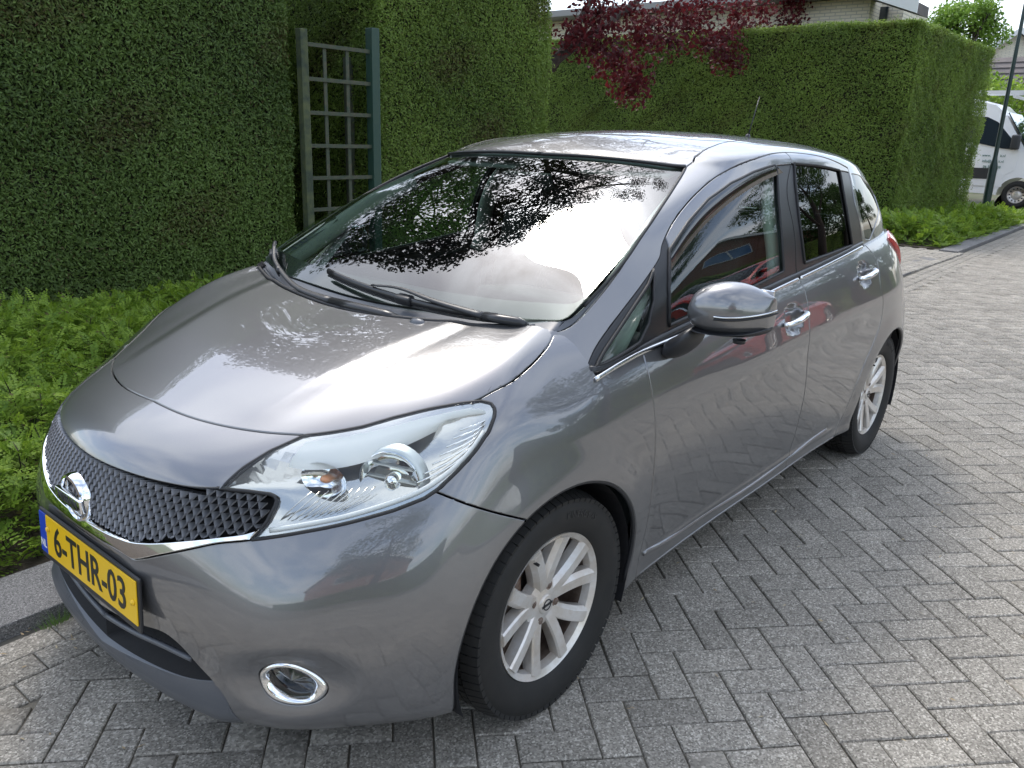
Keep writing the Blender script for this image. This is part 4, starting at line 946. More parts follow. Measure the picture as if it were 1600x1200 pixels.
for y,rows in((.36,(-1.28,)),(-.36,(-1.28,)),(.36,(-2.12,)),(-.36,(-2.12,))):
    x=rows[0];seat=bpy.data.objects.new('seat',None)
    COL.objects.link(seat);seat.parent=car;seat.empty_display_size=.1
    rbox('seat_cushion',(x+.20,y,.56),(.52,.50,.17),M['cabin_fabric'],seat,.05,RY(-8))
    rbox('seat_back',(x-.10,y,.88),(.15,.48,.60),M['cabin_fabric'],seat,.05,RY(-16))
    rbox('headrest',(x-.21,y,1.235),(.10,.27,.17),M['cabin_fabric'],seat,.04,RY(-12))
# headliner, pillar trims, inner door panels
def inner(name,S_,u0,u1,v0,v1,off,material,n=24,m=8,side=0):
    U=np.linspace(u0,u1,n);V=np.linspace(v0,v1,m);UU,VV=np.meshgrid(U,V,indexing='ij');P,N=S_.PN(UU,VV);P=P-N*off
    F=[(i*m+j,i*m+j+1,(i+1)*m+j+1,(i+1)*m+j) for i in range(n-1) for j in range(m-1)]
    for s_ in((1,-1) if side==0 else (side,)):
        mesh_np(name,P*[1,s_,1],F,material,smooth=True,parent=car)
inner('headliner',up,0,17.5,5.25,8,.035,M['cabin_light'],40,8)
inner('door_card',low,8.4,11.0,2,10.8,.06,M['cabin_dark'],16,10)
inner('door_card',low,11.1,13.0,2,10.8,.06,M['cabin_dark'],12,10)
inner('side_trim',low,12.9,16.5,4,10.9,.05,M['cabin_dark'],12,8)
for s_ in(1,-1):
    for pts,w_ in (([(4.6,3.9),(5.0,3.1),(5.35,2.3),(5.5,1.5),(5.6,.7)],.035),([(8.7,5.2),(9.2,4.0),(9.9,2.8),(10.6,1.3),(10.7,.4)],.05),([(12.2,4.9),(12.5,3.3),(12.9,1.8),(13,.8)],.05)):
        strip('pillar_trim',up,pts,w_,M['cabin_light'],car,s_,off=-w_*.75-.012,flat=.5,n=10)
    b=MB();b.tube([(-.30,.70*s_,.86),(-.42,.70*s_,.98),(-.56,.69*s_,1.10)],[.05,.042,.02],10,flat=.4);b.build('sail_trim',M['cabin_light'],car,smooth=True)
rbox('rear_view_mirror',(-.82,0,1.325),(.03,.22,.06),M['cabin_dark'],car,.012,RY(15))
for s_ in(1,-1): rbox('sun_visor',(-1.02,.33*s_,1.385),(.18,.36,.015),M['cabin_light'],car,.005,RY(14))
rbox('parcel_shelf',(-2.75,0,.98),(.45,1.2,.03),M['cabin_dark'],car,.01)
rbox('bulkhead',(-.12,0,.70),(.04,1.38,.42),M['well'],car,.0)

# ---------------------------------------------------------------- ground, road, kerbs
mat('sand_joint',(.14,.125,.10),rough=.95,noise=(30,.9),col2=(.19,.17,.13),bump=(300,.5,.003))
mat('soil',(.055,.042,.032),rough=1,noise=(25,1),col2=(.11,.085,.06),bump=(60,.8,.02))
def stone_mat(name,a,b,c,sc=260,rough=.9,orand=.1,attr=False):
    """concrete with exposed grit: two grain sizes, soft stains"""
    m=bpy.data.materials.new(name);m.use_nodes=True;nt=m.node_tree;bs=nt.nodes['Principled BSDF'];N=nt.nodes.new;K=nt.links.new
    bs.inputs['Roughness'].default_value=rough;bs.inputs['Specular IOR Level'].default_value=.3
    g=N('ShaderNodeNewGeometry');P_=g.outputs['Position']
    v=N('ShaderNodeTexVoronoi');v.inputs['Scale'].default_value=sc;K(P_,v.inputs['Vector'])
    r=N('ShaderNodeValToRGB');e=r.color_ramp;e.elements[0].position=.0;e.elements[0].color=(*a,1);e.elements[1].position=1;e.elements[1].color=(*c,1)
    x=e.elements.new(.45);x.color=(*b,1);x=e.elements.new(.8);x.color=(*[k*1.25 for k in b],1)
    sp=N('ShaderNodeSeparateColor');K(v.outputs['Color'],sp.inputs[0]);K(sp.outputs[0],r.inputs[0])
    n=N('ShaderNodeTexNoise');n.inputs['Scale'].default_value=2.2;n.inputs['Detail'].default_value=6;n.inputs['Roughness'].default_value=.7;K(P_,n.inputs['Vector'])
    mr=N('ShaderNodeMapRange');mr.inputs[1].default_value=.3;mr.inputs[2].default_value=.7;mr.inputs[3].default_value=.84;mr.inputs[4].default_value=1.16;K(n.outputs[0],mr.inputs[0])
    oi=N('ShaderNodeObjectInfo');m2=N('ShaderNodeMapRange');m2.inputs[3].default_value=1-orand;m2.inputs[4].default_value=1+orand;K(oi.outputs['Random'],m2.inputs[0])
    mu=N('ShaderNodeMath');mu.operation='MULTIPLY';K(mr.outputs[0],mu.inputs[0]);K(m2.outputs[0],mu.inputs[1]);last=mu.outputs[0]
    if attr:
        at=N('ShaderNodeAttribute');at.attribute_name='tone';s2=N('ShaderNodeSeparateColor');K(at.outputs['Color'],s2.inputs[0]);m3=N('ShaderNodeMath');m3.operation='MULTIPLY';K(mr.outputs[0],m3.inputs[0]);K(s2.outputs[0],m3.inputs[1]);last=m3.outputs[0]
    mx=N('ShaderNodeVectorMath');mx.operation='SCALE';K(r.outputs[0],mx.inputs[0]);K(last,mx.inputs['Scale']);K(mx.outputs[0],bs.inputs['Base Color'])
    n3=N('ShaderNodeTexNoise');n3.inputs['Scale'].default_value=sc*.55;n3.inputs['Detail'].default_value=3;K(P_,n3.inputs['Vector'])
    bp=N('ShaderNodeBump');bp.inputs['Strength'].default_value=.55;bp.inputs['Distance'].default_value=.0022;K(n3.outputs[0],bp.inputs['Height']);K(bp.outputs[0],bs.inputs['Normal'])
    MATS[name]=m;return m
GR=1.0
stone_mat('paver',(.140,.127,.107),(.250,.230,.196),(.49,.455,.395),sc=210,orand=.13)
stone_mat('paver_far',(.165,.150,.127),(.256,.235,.200),(.44,.405,.35),sc=150,attr=True)
stone_mat('kerb_stone',(.085,.082,.08),(.17,.165,.16),(.34,.33,.32),sc=330,orand=.06)
gnd=mesh_np('ground',[(-300,-300,-.055),(300,-300,-.055),(300,300,-.055),(-300,300,-.055)],[(0,1,2,3)],mat('far_ground',(.07,.09,.04),rough=1,noise=(.6,1),col2=(.12,.11,.08)));tag(gnd,kind='structure')
road=mesh_np('road',[(-34,-1.1,-.008),(14,-.57,-.008),(14,7.3,-.008),(-34,7.3,-.008)],[(0,1,2,3)],M['sand_joint']);tag(road,kind='structure')
BS,BA,BO=.10443,2.39497,(-.74980,.92009)
def brick_proto(L,W,H=.03,ch=.0035,j=.0022,name='brick',material=None):
    x,y=L/2-j,W/2-j;V=[];
    for z,i in((-H,0),(-ch,0),(0,ch)):V+=[(-x+i,-y+i,z),(x-i,-y+i,z),(x-i,y-i,z),(-x+i,y-i,z)]
    F=[(0,1,5,4),(1,2,6,5),(2,3,7,6),(3,0,4,7),(4,5,9,8),(5,6,10,9),(6,7,11,10),(7,4,8,11),(8,9,10,11)]
    return np.array(V),F
bV,bF=brick_proto(2*BS,BS)
ca,sa=cos(BA),sin(BA)
bl=[]
for i in range(-260,200):
    for j in range(-260,200):
        k=(i-j)%4
        if k==0:c=(i+1,j+.5);rot=0
        elif k==3:c=(i+.5,j+1);rot=1
        else:continue
        x=BO[0]+BS*(c[0]*ca+c[1]*sa);y=BO[1]+BS*(c[0]*sa-c[1]*ca)
        yk=-.5935+.0214*x+.33
        if x<-26 or x>3.6 or y>7.2 or y<yk:continue
        bl.append((x,y,rot))
bl=np.array(bl)
d=np.hypot(bl[:,0]-CAM_C.x,bl[:,1]-CAM_C.y)
# which of them does the photograph show?
Y=(np.stack([bl[:,0],bl[:,1],0*bl[:,0]],1)-np.array(CAM_C))@np.array(_r).T
px=800+cam_d.lens/36*1600*Y[:,0]/Y[:,2];py=600+cam_d.lens/36*1600*Y[:,1]/Y[:,2]
seen=(Y[:,2]>.1)&(px>-20)&(px<1620)&(py>0)&(py<1220)
hid=(bl[:,0]<.62)&(bl[:,0]>-3.2)&(abs(bl[:,1])<.55)
order=np.argsort(d+np.where(seen&~hid,0,100));near=order[:285];far=order[285:]
me=bpy.data.meshes.new('brick');me.from_pydata([tuple(v) for v in bV],[],bF);me.materials.append(M['paver'])
r_=np.random.default_rng(3)
for k in near:
    x,y,rot=bl[k];o=bpy.data.objects.new('brick',me);COL.objects.link(o);o.parent=road
    o.location=(x+r_.normal(0,.0006),y+r_.normal(0,.0006),r_.normal(0,.0012)+0.0);o.rotation_euler=(r_.normal(0,.006),r_.normal(0,.006),BA+(0 if rot==0 else pi/2)+r_.normal(0,.004))
def many(name,proto,items,material,parent,tone,kind='stuff'):
    """items (x,y,z,rz) -> one mesh; tone per item"""
    V,F=proto;F=np.array(F);n=len(items);c=np.cos(items[:,3])[:,None];s=np.sin(items[:,3])[:,None]
    X=V[None,:,0]*c-V[None,:,1]*s+items[:,0:1];Y_=V[None,:,0]*s+V[None,:,1]*c+items[:,1:2];Z=V[None,:,2]+items[:,2:3]
    A=np.stack([X,Y_,Z],-1).reshape(-1,3);FF=(F[None]+(np.arange(n)*len(V))[:,None,None]).reshape(-1,F.shape[1])
    col=np.repeat(np.stack([tone,tone,tone,np.ones(n)],1),len(V),0)
    return mesh_np(name,A,FF,material,parent=parent,kind=kind,col=col)
f=bl[far];items=np.stack([f[:,0]+r_.normal(0,.0006,len(f)),f[:,1]+r_.normal(0,.0006,len(f)),r_.normal(0,.0011,len(f)),BA+f[:,2]*pi/2+r_.normal(0,.004,len(f))],1)
many('paving_bricks',(bV,bF),items,M['paver_far'],road,r_.uniform(.86,1.14,len(f)))
# gutter: three courses laid along the kerb, and the driveway in running bond
gut=[]
for row in range(3):
    for k in range(-125,14):
        x=k*.211+row*.09;y=-.5935+.0214*x+.028+.053+row*.1065
        gut.append((x,y,r_.normal(0,.001),.0214+r_.normal(0,.004)))
gut=np.array(gut);gV,gF=brick_proto(.211,.1065)
g0=np.argsort(np.hypot(gut[:,0]-CAM_C.x,gut[:,1]-CAM_C.y));vis=gut[:,0]>.45
mg=bpy.data.meshes.new('gutter_brick');mg.from_pydata([tuple(v) for v in gV],[],gF);mg.materials.append(M['paver'])
nn=0
for i in range(len(gut)):
    if .45<gut[i,0]<1.2 and nn<14:
        o=bpy.data.objects.new('brick',mg);COL.objects.link(o);o.parent=road;o.location=gut[i,:3];o.rotation_euler=(0,0,gut[i,3]);nn+=1;gut[i,2]=99
gut=gut[gut[:,2]<50];many('gutter_bricks',(gV,gF),gut,M['paver_far'],road,r_.uniform(.85,1.05,len(gut)))
drv=mesh_np('driveway',[(-12.25,-14,-.004),(-3.9,-14,-.004),(-3.9,-.68,-.004),(-12.25,-.83,-.004)],[(0,1,2,3)],M['sand_joint']);tag(drv,kind='structure')
dv=[]
for i,y in enumerate(np.arange(-9.9,-.78,.1065)):
    for k in range(0,40):
        x=-12.15+k*.211+(.105 if i%2 else 0)
        if x<-12.2 or x>-4:continue
        dv.append((x,y+.012*sin(x),.022+r_.normal(0,.001),.012+r_.normal(0,.004)))
dv=np.array(dv);many('driveway_bricks',(gV,gF),dv,M['paver_far'],drv,r_.uniform(.98,1.16,len(dv)))
# kerbs
kerb=mesh_np('kerb',[(-40,-1.60,-.02),(6,-.86,-.02),(6,-.50,-.02),(-40,-1.45,-.02)],[(0,1,2,3)],M['sand_joint']);tag(kerb,kind='structure')
ky=lambda x:-.5935+.0214*x
for k in range(-30,5):
    x0=k*1.0+.43;w=.30 if x0>-6 else .26;h=.042 if (x0>-3.9 or x0<-12.5) else .020
    if x0<-26:continue
    mb=MB();mb.box((0,-w/2,h/2-.06),(.994,w,h+.12));o=mb.build('kerb_stone',M['kerb_stone'],kerb,bevel=.007 if x0>-6 else .006,smooth=False)
    o.location=(x0,ky(x0)+(.0),0);o.rotation_euler=(r_.normal(0,.004),r_.normal(0,.003),.0214)
soil_l=mesh_np('planting_bed',[(6,-4.9,.02),(6,-.78,.02),(-3.95,-.99,.02),(-3.95,-4.9,.02)],[(3,2,1,0)],M['soil']);tag(soil_l,kind='structure')
soil_r=mesh_np('planting_bed',[(-12.25,-12,.03),(-12.25,-1.05,.03),(-24,-1.28,.03),(-24,-12,.03)],[(0,1,2,3)],M['soil']);tag(soil_r,kind='structure')
soil_h=mesh_np('hedge_bed',[(6,-12,.012),(6,-4.4,.012),(-6.9,-4.4,.012),(-6.9,-12,.012)],[(3,2,1,0)],M['soil']);tag(soil_h,kind='structure')
# ---------------------------------------------------------------- foliage
def leafmat(name,c1,c2,rough=.55,trans=.25,sc=1.5,spec=.35):
    m=bpy.data.materials.new(name);m.use_nodes=True;nt=m.node_tree;N=nt.nodes.new;K=nt.links.new;b=nt.nodes['Principled BSDF'];out=nt.nodes['Material Output']
    at=N('ShaderNodeAttribute');at.attribute_name='tone';sp=N('ShaderNodeSeparateColor');K(at.outputs['Color'],sp.inputs[0])
    mx=N('ShaderNodeMix');mx.data_type='RGBA';K(sp.outputs[0],mx.inputs[0]);mx.inputs[6].default_value=(*c1,1);mx.inputs[7].default_value=(*c2,1)
    br=N('ShaderNodeMix');br.data_type='RGBA';K(sp.outputs[1],br.inputs[0]);K(mx.outputs[2],br.inputs[6]);br.inputs[7].default_value=(.11,.065,.03,1)
    K(br.outputs[2],b.inputs['Base Color']);b.inputs['Roughness'].default_value=rough;b.inputs['Specular IOR Level'].default_value=spec
    t=N('ShaderNodeBsdfTranslucent');K(br.outputs[2],t.inputs[0]);ms=N('ShaderNodeMixShader');ms.inputs[0].default_value=trans;K(b.outputs[0],ms.inputs[1]);K(t.outputs[0],ms.inputs[2]);K(ms.outputs[0],out.inputs[0])
    MATS[name]=m;return m
def leaves(P,N,L,W,tilt=.9,rg=None,droop=0,curl=True):
    """one folded leaf (two triangles sharing the midrib, kite shaped) at every point, roughly facing N"""
    n=len(P);rg=rg or rng
    N=N+rg.normal(0,tilt,(n,3));N/=np.linalg.norm(N,axis=1,keepdims=True)
    T=rg.normal(0,1,(n,3));T[:,2]-=droop;T-=N*(T*N).sum(1,keepdims=True);T/=np.maximum(np.linalg.norm(T,axis=1,keepdims=True),1e-6)
    B_=np.cross(N,T);L=(L*rg.uniform(.65,1.3,n))[:,None];W=(W*rg.uniform(.7,1.25,n))[:,None]
    a=P-T*L*.5;b=P+T*L*.5;c=P+B_*W*.5+N*W*.18;d=P-B_*W*.5+N*W*.18
    V=np.stack([a,c,b,d],1).reshape(-1,3);F=np.arange(4*n).reshape(n,4)
    return V,F
def tones(n,rg,P=None,brown=.0,sc=1.2):
    t=rg.uniform(0,1,n)
    if P is not None:
        k=.5+.25*np.sin(P[:,0]*sc*2.1+1.3*np.sin(P[:,2]*sc*1.7))+.25*np.sin(P[:,1]*sc*2.7+P[:,2]*sc*2.3+1.9)
        t=.55*t+.45*k
        br=np.clip((np.sin(P[:,0]*3.1+P[:,2]*2.2)*np.sin(P[:,2]*4.3-P[:,1]*3.7+.5)-.35)*1.6,0,1)*brown*rg.uniform(0,1,n)+(rg.uniform(0,1,n)<.04*brown)*.7
    else: br=np.zeros(n)
    return np.repeat(np.stack([t,np.clip(br,0,1),t*0,t*0+1],1),4,0)
leafmat('yew_shaded',(.058,.100,.026),(.225,.335,.080),trans=.4)  # hedges standing in shade: the shade is put into a darker leaf colour
leafmat('yew_lit',(.085,.145,.028),(.29,.41,.080),trans=.45)  # same hedge leaf, with the brighter light put into its colour
leafmat('bed_leaf',(.095,.19,.022),(.31,.44,.05),trans=.4)
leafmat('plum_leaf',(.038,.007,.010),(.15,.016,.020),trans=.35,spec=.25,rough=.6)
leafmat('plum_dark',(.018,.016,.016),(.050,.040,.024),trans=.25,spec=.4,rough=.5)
leafmat('tree_leaf',(.035,.075,.018),(.09,.16,.035),trans=.3)
leafmat('fresh_leaf',(.09,.18,.03),(.24,.38,.06),trans=.4)
leafmat('lime_leaf',(.14,.26,.03),(.34,.46,.06),trans=.35)
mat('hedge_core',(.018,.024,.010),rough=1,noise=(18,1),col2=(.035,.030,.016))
mat('bark',(.075,.055,.045),rough=.95,noise=(14,1),col2=(.03,.022,.02),bump=(30,.9,.02))
mat('twig',(.035,.025,.02),rough=.9)
def hedge(label,faces,density,L,W,leafname,seed,group=None,bump=.032,brown=.75,core=None,tilt=.55,cat='hedge',trunks=()):
    """faces: (origin, edge1, edge2, outward normal); leaves sit in a shell 12 cm deep in front of the core"""
    rg=np.random.default_rng(seed);c=np.mean([f[0] for f in faces],0);t=thing('clipped_hedge',label,cat,group=group)
    Vs=[];Fs=[];Cs=[];n0=0
    for o,e1,e2,nn_ in faces:
        o,e1,e2,nn_=map(arr,(o,e1,e2,nn_));A_=np.linalg.norm(np.cross(e1,e2));n=int(A_*density)
        a=rg.uniform(0,1,n)[:,None];b=rg.uniform(0,1,n)[:,None];P=o+e1*a+e2*b
        wob=bump*(np.sin(P@arr((2.3,1.9,2.9)))+np.sin(P@arr((5.1,-4.3,6.7))+1)*.6+np.sin(P@arr((11.,9.,-13.)))*.35)[:,None]
        P=P+nn_*(wob*.6-rg.uniform(0,1,n)[:,None]**1.6*.10)
        up_b=nn_+arr((0,0,.25));V,F=leaves(P,np.repeat(up_b[None],n,0),L,W,tilt,rg)
        Vs.append(V);Fs.append(F+n0);n0+=len(V);Cs.append(tones(n,rg,P,brown))
        # stray shoots standing proud
        m=int(A_*density*.02);a=rg.uniform(0,1,m)[:,None];b=rg.uniform(0,1,m)[:,None];P=o+e1*a+e2*b+nn_*rg.uniform(.02,.07,m)[:,None]
        V,F=leaves(P,np.repeat(up_b[None],m,0),L*1.5,W*.8,1.2,rg);Vs.append(V);Fs.append(F+n0);n0+=len(V);Cs.append(tones(m,rg,P,0))
    mesh_np('foliage',np.concatenate(Vs),np.concatenate(Fs),M[leafname],parent=t,col=np.concatenate(Cs),kind='stuff')
    (x0,y0,z0),(x1,y1,z1)=core
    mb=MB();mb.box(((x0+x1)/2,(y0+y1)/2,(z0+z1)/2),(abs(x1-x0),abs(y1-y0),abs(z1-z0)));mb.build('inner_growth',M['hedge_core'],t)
    for (x,y) in trunks:
        mb=MB();mb.tube([(x,y,0),(x+.03,y-.02,.35),(x-.02,y-.03,.8)],[.035,.03,.02],8);mb.build('trunk',M['bark'],t,smooth=True)
    return t
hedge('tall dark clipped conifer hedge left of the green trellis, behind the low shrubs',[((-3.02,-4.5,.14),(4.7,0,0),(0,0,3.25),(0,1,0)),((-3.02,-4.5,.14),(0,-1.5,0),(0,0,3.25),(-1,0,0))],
 10500,.036,.0125,'yew_shaded',11,core=((-2.92,-6.0,.20),(1.6,-4.60,3.30)),brown=.8,trunks=[(-2.6,-4.75),(-1.9,-4.8),(-1.2,-4.75),(-.5,-4.8),(.2,-4.75)])
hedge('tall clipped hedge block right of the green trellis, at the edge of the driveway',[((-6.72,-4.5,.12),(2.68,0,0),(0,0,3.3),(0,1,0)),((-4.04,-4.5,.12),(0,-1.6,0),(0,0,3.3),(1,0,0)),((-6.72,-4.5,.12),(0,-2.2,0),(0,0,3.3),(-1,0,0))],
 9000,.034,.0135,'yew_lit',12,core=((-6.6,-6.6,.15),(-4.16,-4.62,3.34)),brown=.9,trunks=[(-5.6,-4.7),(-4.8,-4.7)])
hedge('dark lower hedge seen through the trellis',[((-4.9,-6.1,.1),(2.6,0,0),(0,0,2.62),(0,1,0)),((-4.9,-6.1,2.70),(2.6,0,0),(0,-1.0,0),(0,0,1))],3000,.036,.015,'yew_shaded',13,core=((-4.9,-7.2,.1),(-2.3,-6.2,2.64)),brown=.8)
hedge('long straight clipped green hedge behind the driveway, below the purple tree',[((-14.0,-12.5,.05),(0,10.05,0),(0,0,3.5),(1,0,0)),((-14.0,-2.42,.05),(-5.2,.14,0),(0,0,3.48),(0,1,0)),((-14.0,-12.5,3.55),(0,10.05,0),(-1.5,0,0),(0,0,1)),((-19.2,-2.28,3.5),(5.2,-.14,0),(0,-1.4,0),(0,0,1))],
 4000,.048,.020,'yew_lit',14,core=((-15.6,-12.4,.1),(-14.10,-2.54,3.46)),brown=.45,bump=.04)
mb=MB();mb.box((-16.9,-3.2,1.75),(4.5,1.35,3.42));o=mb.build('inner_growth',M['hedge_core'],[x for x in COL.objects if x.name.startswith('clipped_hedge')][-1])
# ---- low ground cover
def ground_cover(label,region,n,h,seed,lf=.016,L=.20,mound=None):
    rg=np.random.default_rng(seed);t=thing('shrub_bed',label,'shrubs');Vs=[];n_=0;Cs=[];P_=[];T_=[]
    x0,x1,y0,y1=region
    base=np.stack([rg.uniform(x0,x1,n),rg.uniform(y0,y1,n)],1)
    hh=mound(base[:,0],base[:,1]) if mound else np.full(n,h)
    hh=hh*(.80+.18*np.sin(base[:,0]*3.3+np.sin(base[:,1]*4))*np.cos(base[:,1]*2.9)+.12*np.sin(base[:,0]*9.1+base[:,1]*7.3))
    z=hh*rg.uniform(0.0,1.0,n)**.55
    az=rg.uniform(0,2*pi,n);el=rg.normal(.45,.35,n)
    tall=rg.uniform(0,1,n)<.035;z=np.where(tall,hh*1.02,z);el=np.where(tall,rg.uniform(.9,1.3,n),el)
    Ls=L*rg.uniform(.6,1.25,n)
    ng=7;D_=np.stack([np.cos(az)*np.cos(el),np.sin(az)*np.cos(el),np.sin(el)],1)
    S_=np.stack([-np.sin(az),np.cos(az),0*az],1);Nn=np.cross(D_,S_)*-1;Nn[Nn[:,2]<0]*=-1
    A=np.stack([base[:,0],base[:,1],z],1)
    tt=rg.uniform(0,1,n)
    V=[];C_=[]
    for k in range(ng):
        s=(k+.5)/ng;p=A+D_*(Ls*s)[:,None]-np.array([0,0,1])*(Ls*s*s*.25)[:,None]
        for sd in(-1,1):
            if k==ng-1 and sd==1:q=D_
            else:q=S_*sd+D_*.45
            q=q/np.linalg.norm(q,axis=1,keepdims=True);l=lf*(1-.45*abs(s-.45)*2)*rg.uniform(.8,1.25,n);w=l*.72
            r=np.cross(Nn,q);tip=p+q*l[:,None]*1.25+Nn*(rg.normal(0,.15,n)*l)[:,None];m=p+q*l[:,None]*.6
            V.append(np.stack([p,m+r*w[:,None]*.5+Nn*(.15*w)[:,None],tip,m-r*w[:,None]*.5+Nn*(.15*w)[:,None]],1))
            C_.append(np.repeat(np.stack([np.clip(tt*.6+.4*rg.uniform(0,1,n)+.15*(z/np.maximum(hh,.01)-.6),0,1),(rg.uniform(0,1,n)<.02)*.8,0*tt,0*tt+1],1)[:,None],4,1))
    V=np.concatenate(V);C_=np.concatenate(C_)
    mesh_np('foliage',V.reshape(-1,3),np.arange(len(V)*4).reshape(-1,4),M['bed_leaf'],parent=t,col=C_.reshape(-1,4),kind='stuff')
    # stems
    k=rg.choice(n,min(n,1500),replace=False);a=A[k].copy();g=a.copy();g[:,2]=.02;g[:,:2]+=rg.normal(0,.04,(len(k),2));w=np.array([.0022,0,0]);b=a+D_[k]*Ls[k][:,None]*.8
    V=np.concatenate([np.stack([g-w,g+w,a+w,a-w],1),np.stack([a-w,a+w,b+w*.3,b-w*.3],1)]);mesh_np('stems',V.reshape(-1,3),np.arange(len(V)*4).reshape(-1,4),M['twig'],parent=t,kind='stuff')
    return t
def mound_l(x,y):
    e=sstep(-.90,-1.12,y)*1.0
    return .07+.36*e*(.75+.25*np.sin(x*1.7+1))*sstep(-4.7,-4.0,y)*.9+.05*sstep(-2.2,-3.0,y)
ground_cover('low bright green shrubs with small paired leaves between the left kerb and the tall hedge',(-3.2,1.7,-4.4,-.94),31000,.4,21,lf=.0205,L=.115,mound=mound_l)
def mound_r(x,y): return .05+.40*sstep(-1.05,-1.5,y)*sstep(-12.3,-12.8,x)*(.8+.2*np.sin(x*1.3))*(1-.35*sstep(-16,-20,x))
ground_cover('low yellow green shrubs at the corner of the driveway, before the long hedge',(-20.5,-12.4,-4.4,-1.12),11000,.4,22,lf=.042,L=.21,mound=mound_r)

# ---------------------------------------------------------------- trellis
mat('green_paint',(.022,.060,.044),rough=.5,noise=(8,.5),col2=(.035,.07,.045),bump=(60,.3,.002))
mat('mossy_wood',(.10,.115,.05),rough=.85,noise=(10,1),col2=(.035,.05,.035),bump=(60,.5,.004))
mat('lath_paint',(.040,.062,.040),rough=.75,noise=(16,1),col2=(.085,.082,.05),bump=(80,.4,.002))
tr=thing('garden_trellis','green painted wooden trellis with square openings between two tall hedges','trellis')
xa,xb,yt=-3.13,-3.93,-4.46
def bx(name,c,d,m,par,bev=.003,rz=0):
    mb=MB();mb.box((0,0,0),d,rz=0);o=mb.build(name,m,par,bevel=bev);o.location=c;o.rotation_euler=(0,0,rz);return o
bx('post',(xa,yt,1.16),(.075,.075,2.30),M['mossy_wood'],tr,.006);bx('post',(xb,yt,1.20),(.095,.095,2.40),M['green_paint'],tr,.008)
for k in range(7): bx('lath',((xa+xb)/2,yt+.012,2.19-k*.285),(abs(xa-xb)-.06,.014,.034),M['lath_paint'],tr,.002)
for t_ in(.30,.62): bx('lath',(xa+(xb-xa)*t_,yt-.004,1.18),(.036,.014,2.06),M['lath_paint'],tr,.002)
tr2=thing('garden_trellis','narrower weathered trellis panel standing behind the green trellis','trellis')
bx('post',(-4.03,-4.95,1.12),(.07,.07,2.1),M['lath_paint'],tr2,.004)
for k in range(8): bx('lath',(-4.25,-4.93,2.05-k*.235),(.45,.014,.03),M['lath_paint'],tr2,.002)
for t_ in(-4.33,): bx('lath',(t_,-4.965,1.1),(.03,.014,1.95),M['lath_paint'],tr2,.002)
# ---------------------------------------------------------------- trees
def tree(label,base,limbs,crown,nleaf,L,leafname,seed,name='tree',group=None,clumps=60,cr=.75,tilt=1.0,droop=.4,sec=None,flat=.7):
    """limbs: list of (points, radii); crown: (centre, radii)"""
    rg=np.random.default_rng(seed);t=thing(name,label,'tree',base,group=group)
    for i,(pts,rad) in enumerate(limbs):
        c=crom(pts,5);mb=MB();mb.tube([tuple(p) for p in c],list(np.interp(np.linspace(0,1,len(c)),np.linspace(0,1,len(rad)),rad)),10);mb.build('trunk' if i==0 else 'branch',M['bark'],t,smooth=True)
    c,r=map(arr,crown);u=rg.normal(0,1,(clumps,3));u/=np.linalg.norm(u,axis=1,keepdims=True);cc=c+u*r*(rg.uniform(.25,1,clumps)**.5)[:,None]
    if sec is not None: cc=np.concatenate([cc,arr(sec)])
    m=len(cc);sz=np.concatenate([rg.uniform(.6,1.25,clumps)*cr,np.full(m-clumps,.44)]);w=sz**2;w/=w.sum()
    k=rg.choice(m,nleaf,p=w);q=rg.normal(0,1,(nleaf,3));q/=np.linalg.norm(q,axis=1,keepdims=True);q=q*(rg.uniform(0,1,nleaf)**.45)[:,None]*sz[k][:,None];q[:,2]*=flat
    P=cc[k]+q;V,F=leaves(P,np.repeat(arr((0,0,1))[None],nleaf,0),L,L*.6,tilt,rg,droop)
    tn=tones(nleaf,rg,P,0,.9);mesh_np('crown',V,F,M[leafname],parent=t,col=tn,kind=None)
    # twigs from the clump centres towards the nearest limb
    ends=np.concatenate([crom(p,5)[4:] for p,_ in limbs]);mb=MB()
    for p in cc:
        e=ends[rg.choice(np.argsort(((ends-p)**2).sum(1))[:9])];mid=(e+p)/2+rg.normal(0,.12,3);mb.tube([tuple(e),tuple(mid),tuple(p)],[.03,.018,.007],5,cap=False)
    mb.build('twigs',M['twig'],t,smooth=True,kind='stuff')
    return t

# ---- the purple leaved tree over the hedge
def lm(*p):return [tuple(q) for q in p]
base=(-8.1,-6.6,0)
hang=[(rng.uniform(-1.2,2.6)-.0,rng.uniform(-.8,1.6),rng.uniform(2.75,3.4)) for _ in range(0)]
sec=[]
for (u_,v_,yy) in [(900,60,-5.3),(935,70,-5.3),(960,100,-5.4),(985,140,-5.4),(990,110,-5.4),(1000,60,-5.5),(1020,40,-5.6),(1045,65,-5.5),(1080,40,-5.6),(1110,70,-5.6),(1140,95,-5.5),(1135,60,-5.6),(1170,50,-5.7),(1200,60,-5.7),(1215,75,-5.6),(1235,40,-5.7),(1150,20,-5.7),(1060,15,-5.6),(1190,15,-5.8),(1260,15,-5.8),(1240,5,-5.8),(930,20,-5.3),(980,20,-5.5),(1100,10,-5.6),(560,10,-6.8),(545,25,-6.8),(510,3,-7.0),(575,20,-6.6)]:
    dx=(u_-800)/(cam_d.lens/36*1600);dy=(v_-600)/(cam_d.lens/36*1600);dr=Vector(_r[0])*dx+Vector(_r[1])*dy+Vector(_r[2]);t_=(yy-CAM_C.y)/dr.y;q=CAM_C+dr*t_
    sec.append((q.x-base[0],q.y-base[1],q.z-base[2]))
_rg=np.random.default_rng(51);_az=np.radians(-np.concatenate([_rg.uniform(101,156,250),_rg.uniform(104,150,70)]));_t=_rg.uniform(0,1,320)**.8
